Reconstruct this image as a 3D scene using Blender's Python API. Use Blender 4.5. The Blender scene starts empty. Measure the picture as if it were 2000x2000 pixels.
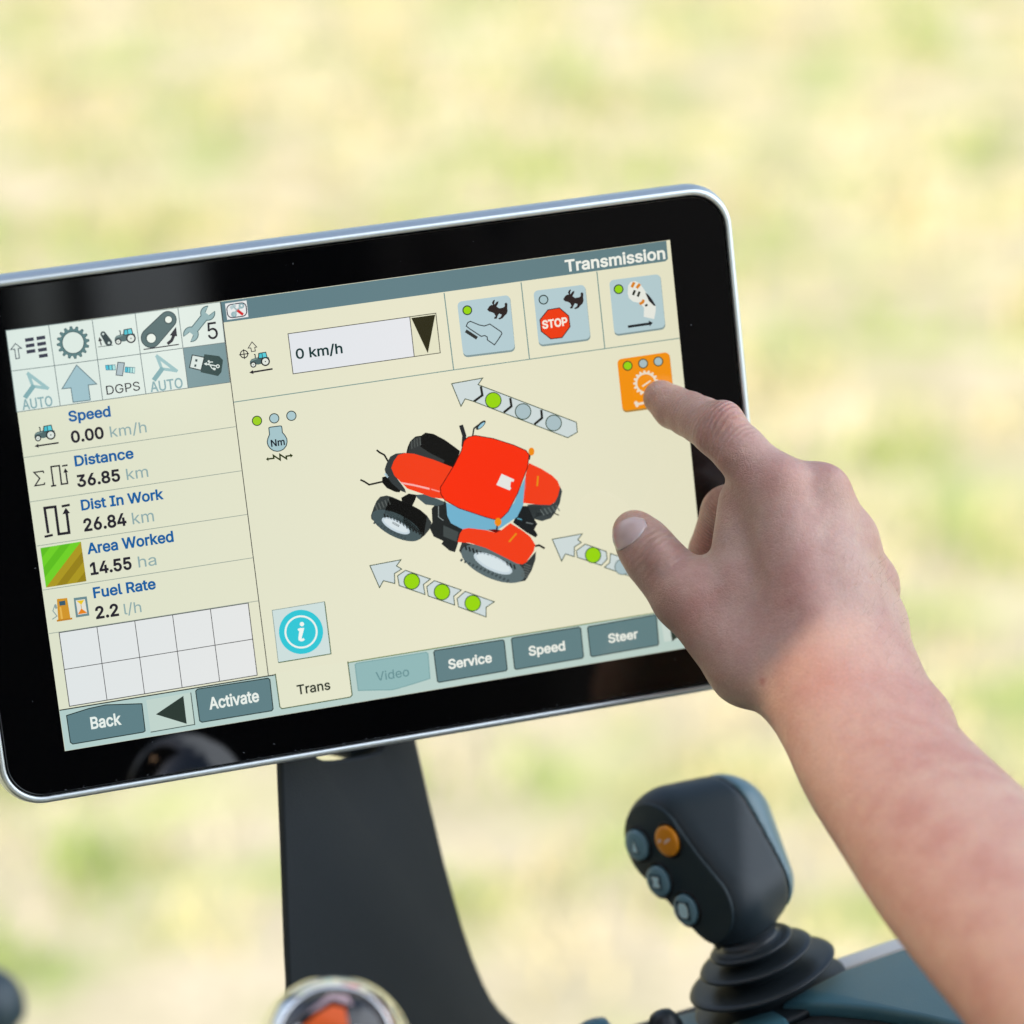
import bpy, bmesh, math, random
import numpy as np
from mathutils import Vector, Matrix

# ------------------------------------------------------------------ camera, light, exposure
S = bpy.context.scene
EXPO = 0.83
PITCH = math.radians(22.0)
CAM = np.array([0.0, 0.0, 2.5])
FPX = 6000.0                                   # focal length in pixels of a 2000 px wide frame
RIGHT = np.array([1.0, 0, 0])
UP = np.array([0, math.sin(PITCH), math.cos(PITCH)])
BACK = np.array([0, -math.cos(PITCH), math.sin(PITCH)])
CB = np.stack([RIGHT, UP, BACK], 1)            # camera space -> world

cd = bpy.data.cameras.new('camera')
cam = bpy.data.objects.new('camera', cd)
S.collection.objects.link(cam)
cam.location = CAM
cam.rotation_euler = (math.pi / 2 - PITCH, 0, 0)
cd.sensor_width = 36.0
cd.lens = FPX / 2000 * 36.0
cd.clip_start = 0.05
cd.clip_end = 2000
cd.dof.use_dof = True
cd.dof.focus_distance = 1.175
cd.dof.aperture_fstop = 4.5
cd.dof.aperture_blades = 0
S.camera = cam

SUN_DIR = Vector((-0.60, -0.45, 0.66)).normalized()     # towards the sun
wd = bpy.data.worlds.new('World')
S.world = wd
wd.use_nodes = True
wn = wd.node_tree
bg = wn.nodes['Background']
sky = wn.nodes.new('ShaderNodeTexSky')
sky.sky_type = 'NISHITA'
sky.sun_disc = False
sky.sun_elevation = math.asin(SUN_DIR.z)
sky.sun_rotation = math.atan2(SUN_DIR.x, SUN_DIR.y)
sky.air_density = 1.0
sky.dust_density = 5.0
sky.ozone_density = 0.3
# bright broken cloud added low at the right, to light the hand and bezel
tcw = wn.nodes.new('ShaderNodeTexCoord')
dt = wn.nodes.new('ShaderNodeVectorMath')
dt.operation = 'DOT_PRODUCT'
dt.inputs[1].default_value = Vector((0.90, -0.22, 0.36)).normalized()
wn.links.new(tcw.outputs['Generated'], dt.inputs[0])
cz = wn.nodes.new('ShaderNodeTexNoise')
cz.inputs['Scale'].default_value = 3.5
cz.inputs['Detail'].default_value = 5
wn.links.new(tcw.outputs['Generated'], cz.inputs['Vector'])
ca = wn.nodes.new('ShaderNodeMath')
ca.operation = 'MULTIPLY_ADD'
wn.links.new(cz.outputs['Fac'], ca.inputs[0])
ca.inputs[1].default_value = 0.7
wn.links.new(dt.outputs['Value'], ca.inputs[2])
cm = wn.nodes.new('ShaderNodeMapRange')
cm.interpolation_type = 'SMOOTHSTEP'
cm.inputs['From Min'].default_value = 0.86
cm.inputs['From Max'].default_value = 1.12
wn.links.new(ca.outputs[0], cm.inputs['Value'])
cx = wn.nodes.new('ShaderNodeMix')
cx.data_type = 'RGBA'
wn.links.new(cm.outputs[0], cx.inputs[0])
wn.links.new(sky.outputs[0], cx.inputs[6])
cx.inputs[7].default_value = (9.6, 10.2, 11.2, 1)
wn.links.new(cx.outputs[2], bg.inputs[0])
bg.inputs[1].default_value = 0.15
sl = bpy.data.lights.new('sun', 'SUN')
sl.energy = 2.2
sl.angle = math.radians(0.53)
sl.color = (1.0, 0.95, 0.86)
sun = bpy.data.objects.new('sun', sl)
S.collection.objects.link(sun)
sun.rotation_euler = SUN_DIR.to_track_quat('Z', 'Y').to_euler()

S.view_settings.view_transform = 'Standard'
S.view_settings.look = 'None'
S.view_settings.exposure = EXPO
S.view_settings.gamma = 1.0
S.view_settings.use_curve_mapping = False
S.render.engine = 'CYCLES'
S.cycles.max_bounces = 8
S.cycles.use_denoising = True

# ------------------------------------------------------------------ helpers
def lin(c):
    return tuple((v / 255 / 12.92) if v / 255 <= 0.04045 else ((v / 255 + 0.055) / 1.055) ** 2.4 for v in c)

def W(c):
    """camera-space point -> world"""
    return CAM + CB @ np.asarray(c, float)

def ray(px, py):
    return np.array([(px - 1000) / FPX, (1000 - py) / FPX, -1.0])

def at(px, py, depth):
    return W(ray(px, py) * depth)

# screen plane of the monitor, in camera space
SU = np.array([0.96487861, 0.14884641, -0.21645788])
SV = np.array([-0.10852041, 0.97623848, 0.18756799])
SN = np.array([0.23923333, -0.15749024, 0.9581045])
SO = np.array([-0.05461465, 0.00739874, -1.18779932])

def scr(px, py):
    """photo pixel -> (u, v) metres on the screen face"""
    d = ray(px, py)
    q = d * ((SO @ SN) / (d @ SN)) - SO
    return (q @ SU, q @ SV)

def cfront(px, py, d):
    """camera-space point on the plane d metres in front of the screen face"""
    r = ray(px, py)
    return r * ((SO @ SN + d) / (r @ SN))

def front(px, py, d):
    return W(cfront(px, py, d))

def on_plane(px, py, p0, n):
    r = ray(px, py)
    return r * ((np.asarray(p0) @ n) / (r @ n))

def link(name, mesh, parent=None, mats=()):
    o = bpy.data.objects.new(name, mesh)
    S.collection.objects.link(o)
    for m in mats:
        mesh.materials.append(m)
    if parent is not None:
        o.parent = parent
    return o

def thing(name, label, cat, loc=(0, 0, 0), group=None, mat=None):
    o = bpy.data.objects.new(name, None)
    S.collection.objects.link(o)
    o.empty_display_size = 0.03
    if mat is not None:
        o.matrix_world = mat
    else:
        o.location = loc
    o['label'] = label
    o['category'] = cat
    if group:
        o['group'] = group
    return o

def smooth(o, on=True):
    for p in o.data.polygons:
        p.use_smooth = on
    return o

def mesh_from(name, verts, faces, parent=None, mats=(), sm=False, local=False):
    m = bpy.data.meshes.new(name)
    v = [tuple(p) for p in verts]
    if parent is not None and not local:
        inv = parent.matrix_world.inverted() if parent.parent is None else (parent.parent.matrix_world @ parent.matrix_local).inverted()
        v = [tuple(inv @ Vector(p)) for p in v]
    m.from_pydata(v, [], faces)
    m.update()
    o = link(name, m, parent, mats)
    if sm:
        smooth(o)
    return o

def bevel(o, w, seg=3, ang=35):
    b = o.modifiers.new('bevel', 'BEVEL')
    b.width = w
    b.segments = seg
    b.limit_method = 'ANGLE'
    b.angle_limit = math.radians(ang)
    smooth(o)
    return o

def fixn(o):
    bm = bmesh.new()
    bm.from_mesh(o.data)
    bmesh.ops.recalc_face_normals(bm, faces=bm.faces)
    bm.to_mesh(o.data)
    bm.free()
    return o

def slab(name, outline, back, parent, mats, bev=0):
    """extrude a planar world outline by the vector back"""
    n = len(outline)
    top = [np.asarray(p, float) for p in outline]
    bot = [p + np.asarray(back) for p in top]
    faces = [tuple(range(n)), tuple(range(2 * n - 1, n - 1, -1))]
    for i in range(n):
        j = (i + 1) % n
        faces.append((i, j, n + j, n + i))
    o = fixn(mesh_from(name, top + bot, faces, parent, mats))
    if bev:
        bevel(o, bev)
    return o

def lathe(name, prof, origin, axis, parent, mats, seg=64, sm=True, ribs=None):
    """prof: list of (radius, height) along the axis"""
    a = Vector(axis).normalized()
    x = a.orthogonal().normalized()
    y = a.cross(x)
    vs, fs = [], []
    for k, (r, h) in enumerate(prof):
        for i in range(seg):
            t = 2 * math.pi * i / seg
            rr = r * (1 + (ribs if ribs and i % 2 else 0))
            vs.append(Vector(origin) + a * h + (x * math.cos(t) + y * math.sin(t)) * rr)
    for k in range(len(prof) - 1):
        for i in range(seg):
            j = (i + 1) % seg
            fs.append((k * seg + i, k * seg + j, (k + 1) * seg + j, (k + 1) * seg + i))
    fs.append(tuple(range(seg - 1, -1, -1)))
    fs.append(tuple(range((len(prof) - 1) * seg, len(prof) * seg)))
    return fixn(mesh_from(name, vs, fs, parent, mats, sm))

# ------------------------------------------------------------------ materials
def pbr(name, col, rough=0.5, metal=0.0, spec=0.5, coat=0.0, bump=None, vary=None):
    m = bpy.data.materials.new(name)
    m.use_nodes = True
    nt = m.node_tree
    b = nt.nodes['Principled BSDF']
    b.inputs['Base Color'].default_value = (*col, 1)
    b.inputs['Roughness'].default_value = rough
    b.inputs['Metallic'].default_value = metal
    b.inputs['Specular IOR Level'].default_value = spec
    b.inputs['Coat Weight'].default_value = coat
    if bump or vary:
        tc = nt.nodes.new('ShaderNodeTexCoord')
    if bump:
        sc, st = bump
        nz = nt.nodes.new('ShaderNodeTexNoise')
        nz.inputs['Scale'].default_value = sc
        nz.inputs['Detail'].default_value = 3
        nt.links.new(tc.outputs['Object'], nz.inputs['Vector'])
        bp = nt.nodes.new('ShaderNodeBump')
        bp.inputs['Strength'].default_value = st
        bp.inputs['Distance'].default_value = 0.0006
        nt.links.new(nz.outputs['Fac'], bp.inputs['Height'])
        nt.links.new(bp.outputs[0], b.inputs['Normal'])
    if vary:
        sc, amt = vary
        n2 = nt.nodes.new('ShaderNodeTexNoise')
        n2.inputs['Scale'].default_value = sc
        n2.inputs['Detail'].default_value = 5
        nt.links.new(tc.outputs['Object'], n2.inputs['Vector'])
        mr = nt.nodes.new('ShaderNodeMapRange')
        mr.inputs['To Min'].default_value = max(0.02, rough - amt)
        mr.inputs['To Max'].default_value = rough + amt
        nt.links.new(n2.outputs['Fac'], mr.inputs['Value'])
        nt.links.new(mr.outputs[0], b.inputs['Roughness'])
    return m

M_silver = pbr('silver_paint', (0.60, 0.66, 0.66), 0.38, 0.85, vary=(60, 0.06))
M_silver_dark = pbr('dark_gap', (0.03, 0.03, 0.032), 0.5)
M_glass = pbr('black_glass', (0.0015, 0.0015, 0.0018), 0.03, spec=0.6, vary=(25, 0.02))
M_back = pbr('monitor_back', (0.03, 0.033, 0.036), 0.5, bump=(900, 0.2))
M_post = pbr('post_plastic', (0.024, 0.031, 0.036), 0.66, spec=0.25, bump=(1500, 0.35), vary=(30, 0.08))
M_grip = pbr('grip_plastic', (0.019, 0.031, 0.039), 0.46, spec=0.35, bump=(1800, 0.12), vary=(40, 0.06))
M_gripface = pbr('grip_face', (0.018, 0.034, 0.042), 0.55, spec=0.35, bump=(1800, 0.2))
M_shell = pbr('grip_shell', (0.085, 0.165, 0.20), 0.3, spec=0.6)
M_rubber = pbr('rubber', (0.014, 0.021, 0.026), 0.4, spec=0.4, bump=(900, 0.15), vary=(50, 0.08))
M_black = pbr('black_plastic', (0.006, 0.008, 0.01), 0.45)
M_button = pbr('grey_button', (0.15, 0.29, 0.35), 0.35)
M_button_mark = pbr('button_mark', (0.60, 0.85, 0.90), 0.4)
M_button_line = pbr('button_line', (0.03, 0.06, 0.08), 0.4)
M_orange = pbr('orange_button', (0.80, 0.29, 0.008), 0.4)
M_orange_mark = pbr('orange_mark', (0.8, 0.6, 0.5), 0.4)
M_console = pbr('console_teal', (0.055, 0.165, 0.215), 0.42, spec=0.5, bump=(1400, 0.18), vary=(30, 0.07))
M_console_dark = pbr('console_dark', (0.022, 0.028, 0.033), 0.6, bump=(1600, 0.5))
M_trim = pbr('pale_trim', (0.72, 0.73, 0.71), 0.35)
M_chrome = pbr('chrome', (0.82, 0.84, 0.85), 0.07, 1.0)
M_dome = pbr('dark_dome', (0.01, 0.012, 0.015), 0.08, coat=0.5)
M_red = pbr('red_emblem', (0.75, 0.11, 0.012), 0.3)
M_white = pbr('emblem_highlight', (0.75, 0.76, 0.78), 0.3)
M_dark_teal = pbr('dark_teal', (0.012, 0.035, 0.05), 0.4)
M_cab = pbr('cab_liner', (0.035, 0.037, 0.04), 0.9, spec=0.2)

_em = {}
def emat(c):
    """a lit display colour, given as it shows (sRGB 0-255)"""
    if c not in _em:
        m = bpy.data.materials.new('lit_%d_%d_%d' % c)
        m.use_nodes = True
        b = m.node_tree.nodes['Principled BSDF']
        b.inputs['Base Color'].default_value = (0.004, 0.004, 0.004, 1)
        b.inputs['Roughness'].default_value = 0.06
        b.inputs['Specular IOR Level'].default_value = 0.5
        # viewing-angle shift painted into the emission: cooler left, warmer and brighter right of middle
        nt = m.node_tree
        tc = nt.nodes.new('ShaderNodeTexCoord')
        sx = nt.nodes.new('ShaderNodeSeparateXYZ')
        nt.links.new(tc.outputs['Object'], sx.inputs[0])
        rp = nt.nodes.new('ShaderNodeValToRGB')
        mr = nt.nodes.new('ShaderNodeMapRange')
        mr.inputs['From Min'].default_value = -0.13
        mr.inputs['From Max'].default_value = 0.13
        nt.links.new(sx.outputs[0], mr.inputs['Value'])
        nt.links.new(mr.outputs[0], rp.inputs[0])
        el = rp.color_ramp.elements
        el.new(0.6)
        for e_, p_, c_ in zip(el, (0, 0.6, 1.0), ((0.93, 0.985, 0.99), (1.05, 1.03, 1.0), (0.99, 0.97, 0.91))):
            e_.position = p_
            e_.color = (*c_, 1)
        ml = nt.nodes.new('ShaderNodeMix')
        ml.data_type = 'RGBA'
        ml.blend_type = 'MULTIPLY'
        ml.inputs[0].default_value = 1.0
        ml.inputs[6].default_value = (*lin(c), 1)
        nt.links.new(rp.outputs[0], ml.inputs[7])
        nt.links.new(ml.outputs[2], b.inputs['Emission Color'])
        b.inputs['Emission Strength'].default_value = 1 / 2 ** EXPO
        _em[c] = m
    return _em[c]

# ------------------------------------------------------------------ the field
def field():
    m = bpy.data.materials.new('field_ground')
    m.use_nodes = True
    nt = m.node_tree
    L = nt.links
    b = nt.nodes['Principled BSDF']
    b.inputs['Roughness'].default_value = 0.9
    b.inputs['Specular IOR Level'].default_value = 0.15
    geo = nt.nodes.new('ShaderNodeNewGeometry')
    mp = nt.nodes.new('ShaderNodeMapping')
    mp.inputs['Location'].default_value = (3.1, 7.7, 0)
    mp.inputs['Scale'].default_value = (0.85, 1.0, 1)
    L.new(geo.outputs['Position'], mp.inputs['Vector'])
    def noise(scale, det, rough=0.55):
        n = nt.nodes.new('ShaderNodeTexNoise')
        n.inputs['Scale'].default_value = scale
        n.inputs['Detail'].default_value = det
        n.inputs['Roughness'].default_value = rough
        L.new(mp.outputs[0], n.inputs['Vector'])
        return n
    def ramp(src, *stops):
        r = nt.nodes.new('ShaderNodeValToRGB')
        e = r.color_ramp.elements
        while len(e) < len(stops):
            e.new(0.5)
        for el, (p, c) in zip(e, stops):
            el.position = p
            el.color = (*c, 1)
        L.new(src, r.inputs[0])
        return r
    straw = ramp(noise(4.6, 6, 0.62).outputs['Fac'], (0.36, (0.25, 0.24, 0.145)), (0.45, (0.33, 0.31, 0.195)), (0.55, (0.41, 0.37, 0.26)), (0.64, (0.50, 0.445, 0.345)))
    green = ramp(noise(5.0, 5).outputs['Fac'], (0.38, (0.185, 0.255, 0.07)), (0.62, (0.34, 0.385, 0.145)))
    mask = ramp(noise(2.9, 6, 0.62).outputs['Fac'], (0.49, (0, 0, 0)), (0.62, (0.88, 0.88, 0.88)))
    mx = nt.nodes.new('ShaderNodeMix')
    mx.data_type = 'RGBA'
    L.new(mask.outputs[0], mx.inputs[0])
    L.new(straw.outputs[0], mx.inputs[6])
    L.new(green.outputs[0], mx.inputs[7])
    # nearer the tractor the stubble is drier and greyer
    near = nt.nodes.new('ShaderNodeSeparateXYZ')
    L.new(geo.outputs['Position'], near.inputs[0])
    nm_ = nt.nodes.new('ShaderNodeMath')
    nm_.operation = 'MULTIPLY_ADD'
    L.new(noise(0.7, 3).outputs['Fac'], nm_.inputs[0])
    nm_.inputs[1].default_value = 4.0
    L.new(near.outputs[1], nm_.inputs[2])
    nr = nt.nodes.new('ShaderNodeMapRange')
    nr.inputs['From Min'].default_value = 7.0
    nr.inputs['From Max'].default_value = 10.0
    nr.inputs['To Min'].default_value = 0.55
    nr.inputs['To Max'].default_value = 0.0
    L.new(nm_.outputs[0], nr.inputs['Value'])
    dry = nt.nodes.new('ShaderNodeMix')
    dry.data_type = 'RGBA'
    L.new(nr.outputs[0], dry.inputs[0])
    L.new(straw.outputs[0], dry.inputs[6])
    dry.inputs[7].default_value = (0.365, 0.34, 0.265, 1)
    L.new(dry.outputs[2], mx.inputs[6])
    fine = ramp(noise(40, 3).outputs['Fac'], (0.3, (0.72, 0.72, 0.72)), (0.7, (1.12, 1.12, 1.12)))
    mu = nt.nodes.new('ShaderNodeMix')
    mu.data_type = 'RGBA'
    mu.blend_type = 'MULTIPLY'
    mu.inputs[0].default_value = 1.0
    L.new(mx.outputs[2], mu.inputs[6])
    L.new(fine.outputs[0], mu.inputs[7])
    L.new(mu.outputs[2], b.inputs['Base Color'])
    R = 600
    rings = [0, 6, 12, 20, 40, 90, 200, R]
    vs = [(0, 8, 0)]
    fs = []
    n = 48
    for r in rings[1:]:
        for i in range(n):
            a = 2 * math.pi * i / n
            vs.append((r * math.cos(a), 8 + r * math.sin(a), 0))
    for i in range(n):
        fs.append((0, 1 + i, 1 + (i + 1) % n))
    for k in range(len(rings) - 2):
        for i in range(n):
            j = (i + 1) % n
            fs.append((1 + k * n + i, 1 + (k + 1) * n + i, 1 + (k + 1) * n + j, 1 + k * n + j))
    o = mesh_from('field', vs, fs, None, (m,))
    o['kind'] = 'structure'
    return o
field()

def tufts():
    """short straw and grass standing on the stubble"""
    rnd = random.Random(5)
    mats = [pbr('straw_blade', (0.56, 0.50, 0.27), 0.8, spec=0.2), pbr('grass_blade', (0.26, 0.36, 0.08), 0.7, spec=0.2),
            pbr('pale_straw', (0.66, 0.60, 0.42), 0.8, spec=0.2)]
    vs, fs, mi = [], [], []
    def blades(cx, cy, n, rad, hgt, k):
        for _ in range(n):
            a = rnd.uniform(0, 6.283)
            r = rad * math.sqrt(rnd.random())
            x, y = cx + r * math.cos(a), cy + r * math.sin(a)
            b = rnd.uniform(0, 6.283)
            h = hgt * rnd.uniform(0.5, 1.2)
            w = rnd.uniform(0.004, 0.009)
            lx, ly = rnd.gauss(0, 0.45) * h, rnd.gauss(0, 0.45) * h
            i = len(vs)
            vs.extend([(x - w * math.cos(b), y - w * math.sin(b), 0), (x + w * math.cos(b), y + w * math.sin(b), 0),
                       (x + lx * .5 + w * .7 * math.cos(b), y + ly * .5 + w * .7 * math.sin(b), h * .6), (x + lx, y + ly, h)])
            fs.append((i, i + 1, i + 2))
            fs.append((i, i + 2, i + 3))
            mi.extend([k, k])
    for _ in range(900):
        y = rnd.uniform(4.2, 13.5)
        x = rnd.uniform(-1, 1) * (0.5 + y * 0.22)
        k = rnd.choice((0, 0, 2, 1))
        blades(x, y, 14 if k != 1 else 22, rnd.uniform(0.06, 0.2), rnd.uniform(0.04, 0.10), k)
    m = bpy.data.meshes.new('stubble_grass')
    m.from_pydata(vs, [], fs)
    o = link('stubble_grass', m, None, mats)
    m.polygons.foreach_set('material_index', mi)
    o['kind'] = 'stuff'
tufts()

# ------------------------------------------------------------------ the monitor
MW = Matrix(((*(CB @ SU), 0), (*(CB @ SV), 0), (*(CB @ SN), 0), (0, 0, 0, 1))).transposed()
MW.translation = Vector(W(SO))
monitor = thing('touchscreen_monitor', 'wide black touchscreen monitor with silver frame showing a red tractor picture', 'monitor', mat=MW)
bpy.context.view_layer.update()

def rrect(a, b, r, n=10):
    pts = []
    for cx, cy, t0 in ((a - r, b - r, 0), (-a + r, b - r, 90), (-a + r, -b + r, 180), (a - r, -b + r, 270)):
        for i in range(n + 1):
            t = math.radians(t0 + 90 * i / n)
            pts.append((cx + r * math.cos(t), cy + r * math.sin(t)))
    return pts

def loft(name, rings, parent, mats, close=(False, False), sm=True):
    n = len(rings[0])
    vs = [p for r in rings for p in r]
    fs = []
    for k in range(len(rings) - 1):
        for i in range(n):
            j = (i + 1) % n
            fs.append((k * n + i, k * n + j, (k + 1) * n + j, (k + 1) * n + i))
    if close[0]:
        fs.append(tuple(range(n)))
    if close[1]:
        fs.append(tuple(range((len(rings) - 1) * n, len(rings) * n)))
    return fixn(mesh_from(name, vs, fs, parent, mats, sm, local=True))

def ring(a, b, r, z):
    return [(x, y, z) for x, y in rrect(a / 1000, b / 1000, r / 1000)]

cy = -0.0
# frame: front lip, rounded front edge, side with a fine groove, rounded back edge
fr = loft('frame', [
    ring(152.9, 97.9, 14.0, -0.0020), ring(152.9, 97.9, 14.0, 0.0002), ring(153.2, 98.2, 14.2, 0.0006), ring(154.5, 99.5, 15.4, 0.0006),
    ring(155.2, 100.2, 16.0, 0.0003), ring(155.55, 100.55, 16.3, -0.0006), ring(155.4, 100.4, 16.2, -0.0012), ring(155.1, 100.1, 16.0, -0.0016),
    ring(155.3, 100.3, 16.2, -0.0021), ring(156.2, 101.2, 16.8, -0.0035), ring(156.7, 101.7, 17.0, -0.006), ring(156.7, 101.7, 17.0, -0.0105),
    ring(156.2, 101.2, 16.8, -0.0128), ring(155.5, 100.5, 16.2, -0.0134), ring(155.4, 100.4, 16.2, -0.0140),
    ring(155.6, 100.6, 16.2, -0.0150), ring(154.8, 99.8, 16.0, -0.0178), ring(153, 98, 15, -0.0196), ring(149, 94, 12, -0.0200)],
    monitor, (M_silver,))
rear = loft('rear_cover', [ring(150, 95, 12, -0.0185), ring(149, 94, 12, -0.0215), ring(146, 91, 12, -0.0235), ring(142, 87, 10, -0.024)], monitor, (M_back,), (True, True))
glass = loft('glass_bezel', [ring(152.3, 97.3, 13.6, -0.004), ring(152.3, 97.3, 13.6, -0.0004), ring(151.9, 96.9, 13.3, 0.0), ring(70, 50, 1, 0.0)], monitor, (M_glass,), (True, True), sm=False)

# ---- the picture on the display: flat shapes on the screen face, in thin layers
STEP = 0.00003
CREAM = (228, 227, 203)
INK = (38, 34, 42)

_txt = {}
def plain_font():
    """the plain sans that ships with Blender, else its built-in face"""
    try:
        return bpy.data.fonts.load(bpy.utils.resource_path('LOCAL') + '/datafiles/fonts/Inter.woff2')
    except Exception:
        return None
FONT = plain_font()

def glyphs(s, off=0.0):
    """flat letter faces: the font's outlines, made heavier by off, filled contour by contour"""
    from mathutils.geometry import interpolate_bezier
    key = (s, off)
    if key in _txt:
        return _txt[key]
    c = bpy.data.curves.new('writing', 'FONT')
    c.body = s
    if FONT:
        c.font = FONT
    o = bpy.data.objects.new('writing', c)
    S.collection.objects.link(o)
    dg = bpy.context.evaluated_depsgraph_get()
    cu = o.evaluated_get(dg).to_curve(dg)
    loops = []
    for sp in cu.splines:
        b = sp.bezier_points
        P = []
        for k in range(len(b)):
            p, q = b[k], b[(k + 1) % len(b)]
            straight = (p.handle_right - p.co).cross(q.co - p.co).length < 1e-7 and (q.handle_left - p.co).cross(q.co - p.co).length < 1e-7
            pts = [p.co.copy()] if straight else interpolate_bezier(p.co, p.handle_right, q.handle_left, q.co, 5)[:-1]
            for x in pts:
                if not P or (P[-1] - np.array(x[:2])).dot(P[-1] - np.array(x[:2])) > 1e-9:
                    P.append(np.array(x[:2]))
        if len(P) > 2 and np.linalg.norm(P[0] - P[-1]) < 3e-5:
            P.pop()
        if len(P) > 2:
            loops.append(np.array(P))
    bpy.data.objects.remove(o)
    bpy.data.curves.remove(c)
    def area(L):
        x, y = L[:, 0], L[:, 1]
        return 0.5 * np.sum(x * np.roll(y, -1) - np.roll(x, -1) * y)
    A = [area(L) for L in loops]
    sign = np.sign(A[int(np.argmax(np.abs(A)))])
    def grow(L):
        if not off:
            return L
        e0 = L - np.roll(L, 1, 0)
        e1 = np.roll(L, -1, 0) - L
        n0 = np.stack([e0[:, 1], -e0[:, 0]], 1) * sign
        n1 = np.stack([e1[:, 1], -e1[:, 0]], 1) * sign
        n0 /= np.linalg.norm(n0, axis=1)[:, None] + 1e-12
        n1 /= np.linalg.norm(n1, axis=1)[:, None] + 1e-12
        m = n0 + n1
        m /= np.linalg.norm(m, axis=1)[:, None] + 1e-12
        k = 1 / np.clip((m * n1).sum(1), 0.5, 1)
        return L + m * (off * k)[:, None]
    # one letter at a time: cut it into thin level bands and keep what the outlines wind around
    G = [grow(L) for L in loops]
    order = sorted(range(len(G)), key=lambda k: G[k][:, 0].min())
    clusters = []
    for k in order:
        if clusters and G[k][:, 0].min() < clusters[-1][1]:
            clusters[-1][0].append(k)
            clusters[-1][1] = max(clusters[-1][1], G[k][:, 0].max())
        else:
            clusters.append([[k], G[k][:, 0].max()])
    V, F = [], []
    for ks, _ in clusters:
        E = np.concatenate([np.concatenate([G[k], np.roll(G[k], -1, 0)], 1) for k in ks])
        ys = np.unique(np.round(E[:, 1], 5))
        for ya, yb in zip(ys[:-1], ys[1:]):
            ym = (ya + yb) / 2
            hit = E[(E[:, 1] > ym) != (E[:, 3] > ym)]
            if not len(hit):
                continue
            sl_ = (hit[:, 2] - hit[:, 0]) / (hit[:, 3] - hit[:, 1])
            xm = hit[:, 0] + sl_ * (ym - hit[:, 1])
            wd_ = 0
            for e in np.argsort(xm):
                was = wd_
                wd_ += 1 if hit[e, 3] > hit[e, 1] else -1
                if was == 0:
                    l = e
                elif wd_ == 0:
                    n0 = len(V)
                    V += [(hit[q, 0] + sl_[q] * (y - hit[q, 1]), y) for q, y in ((l, ya), (e, ya), (e, yb), (l, yb))]
                    F.append((n0, n0 + 1, n0 + 2, n0 + 3))
    _txt[key] = (np.array(V), F)
    return _txt[key]
CAPH = glyphs('H')[0][:, 1].max()

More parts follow.
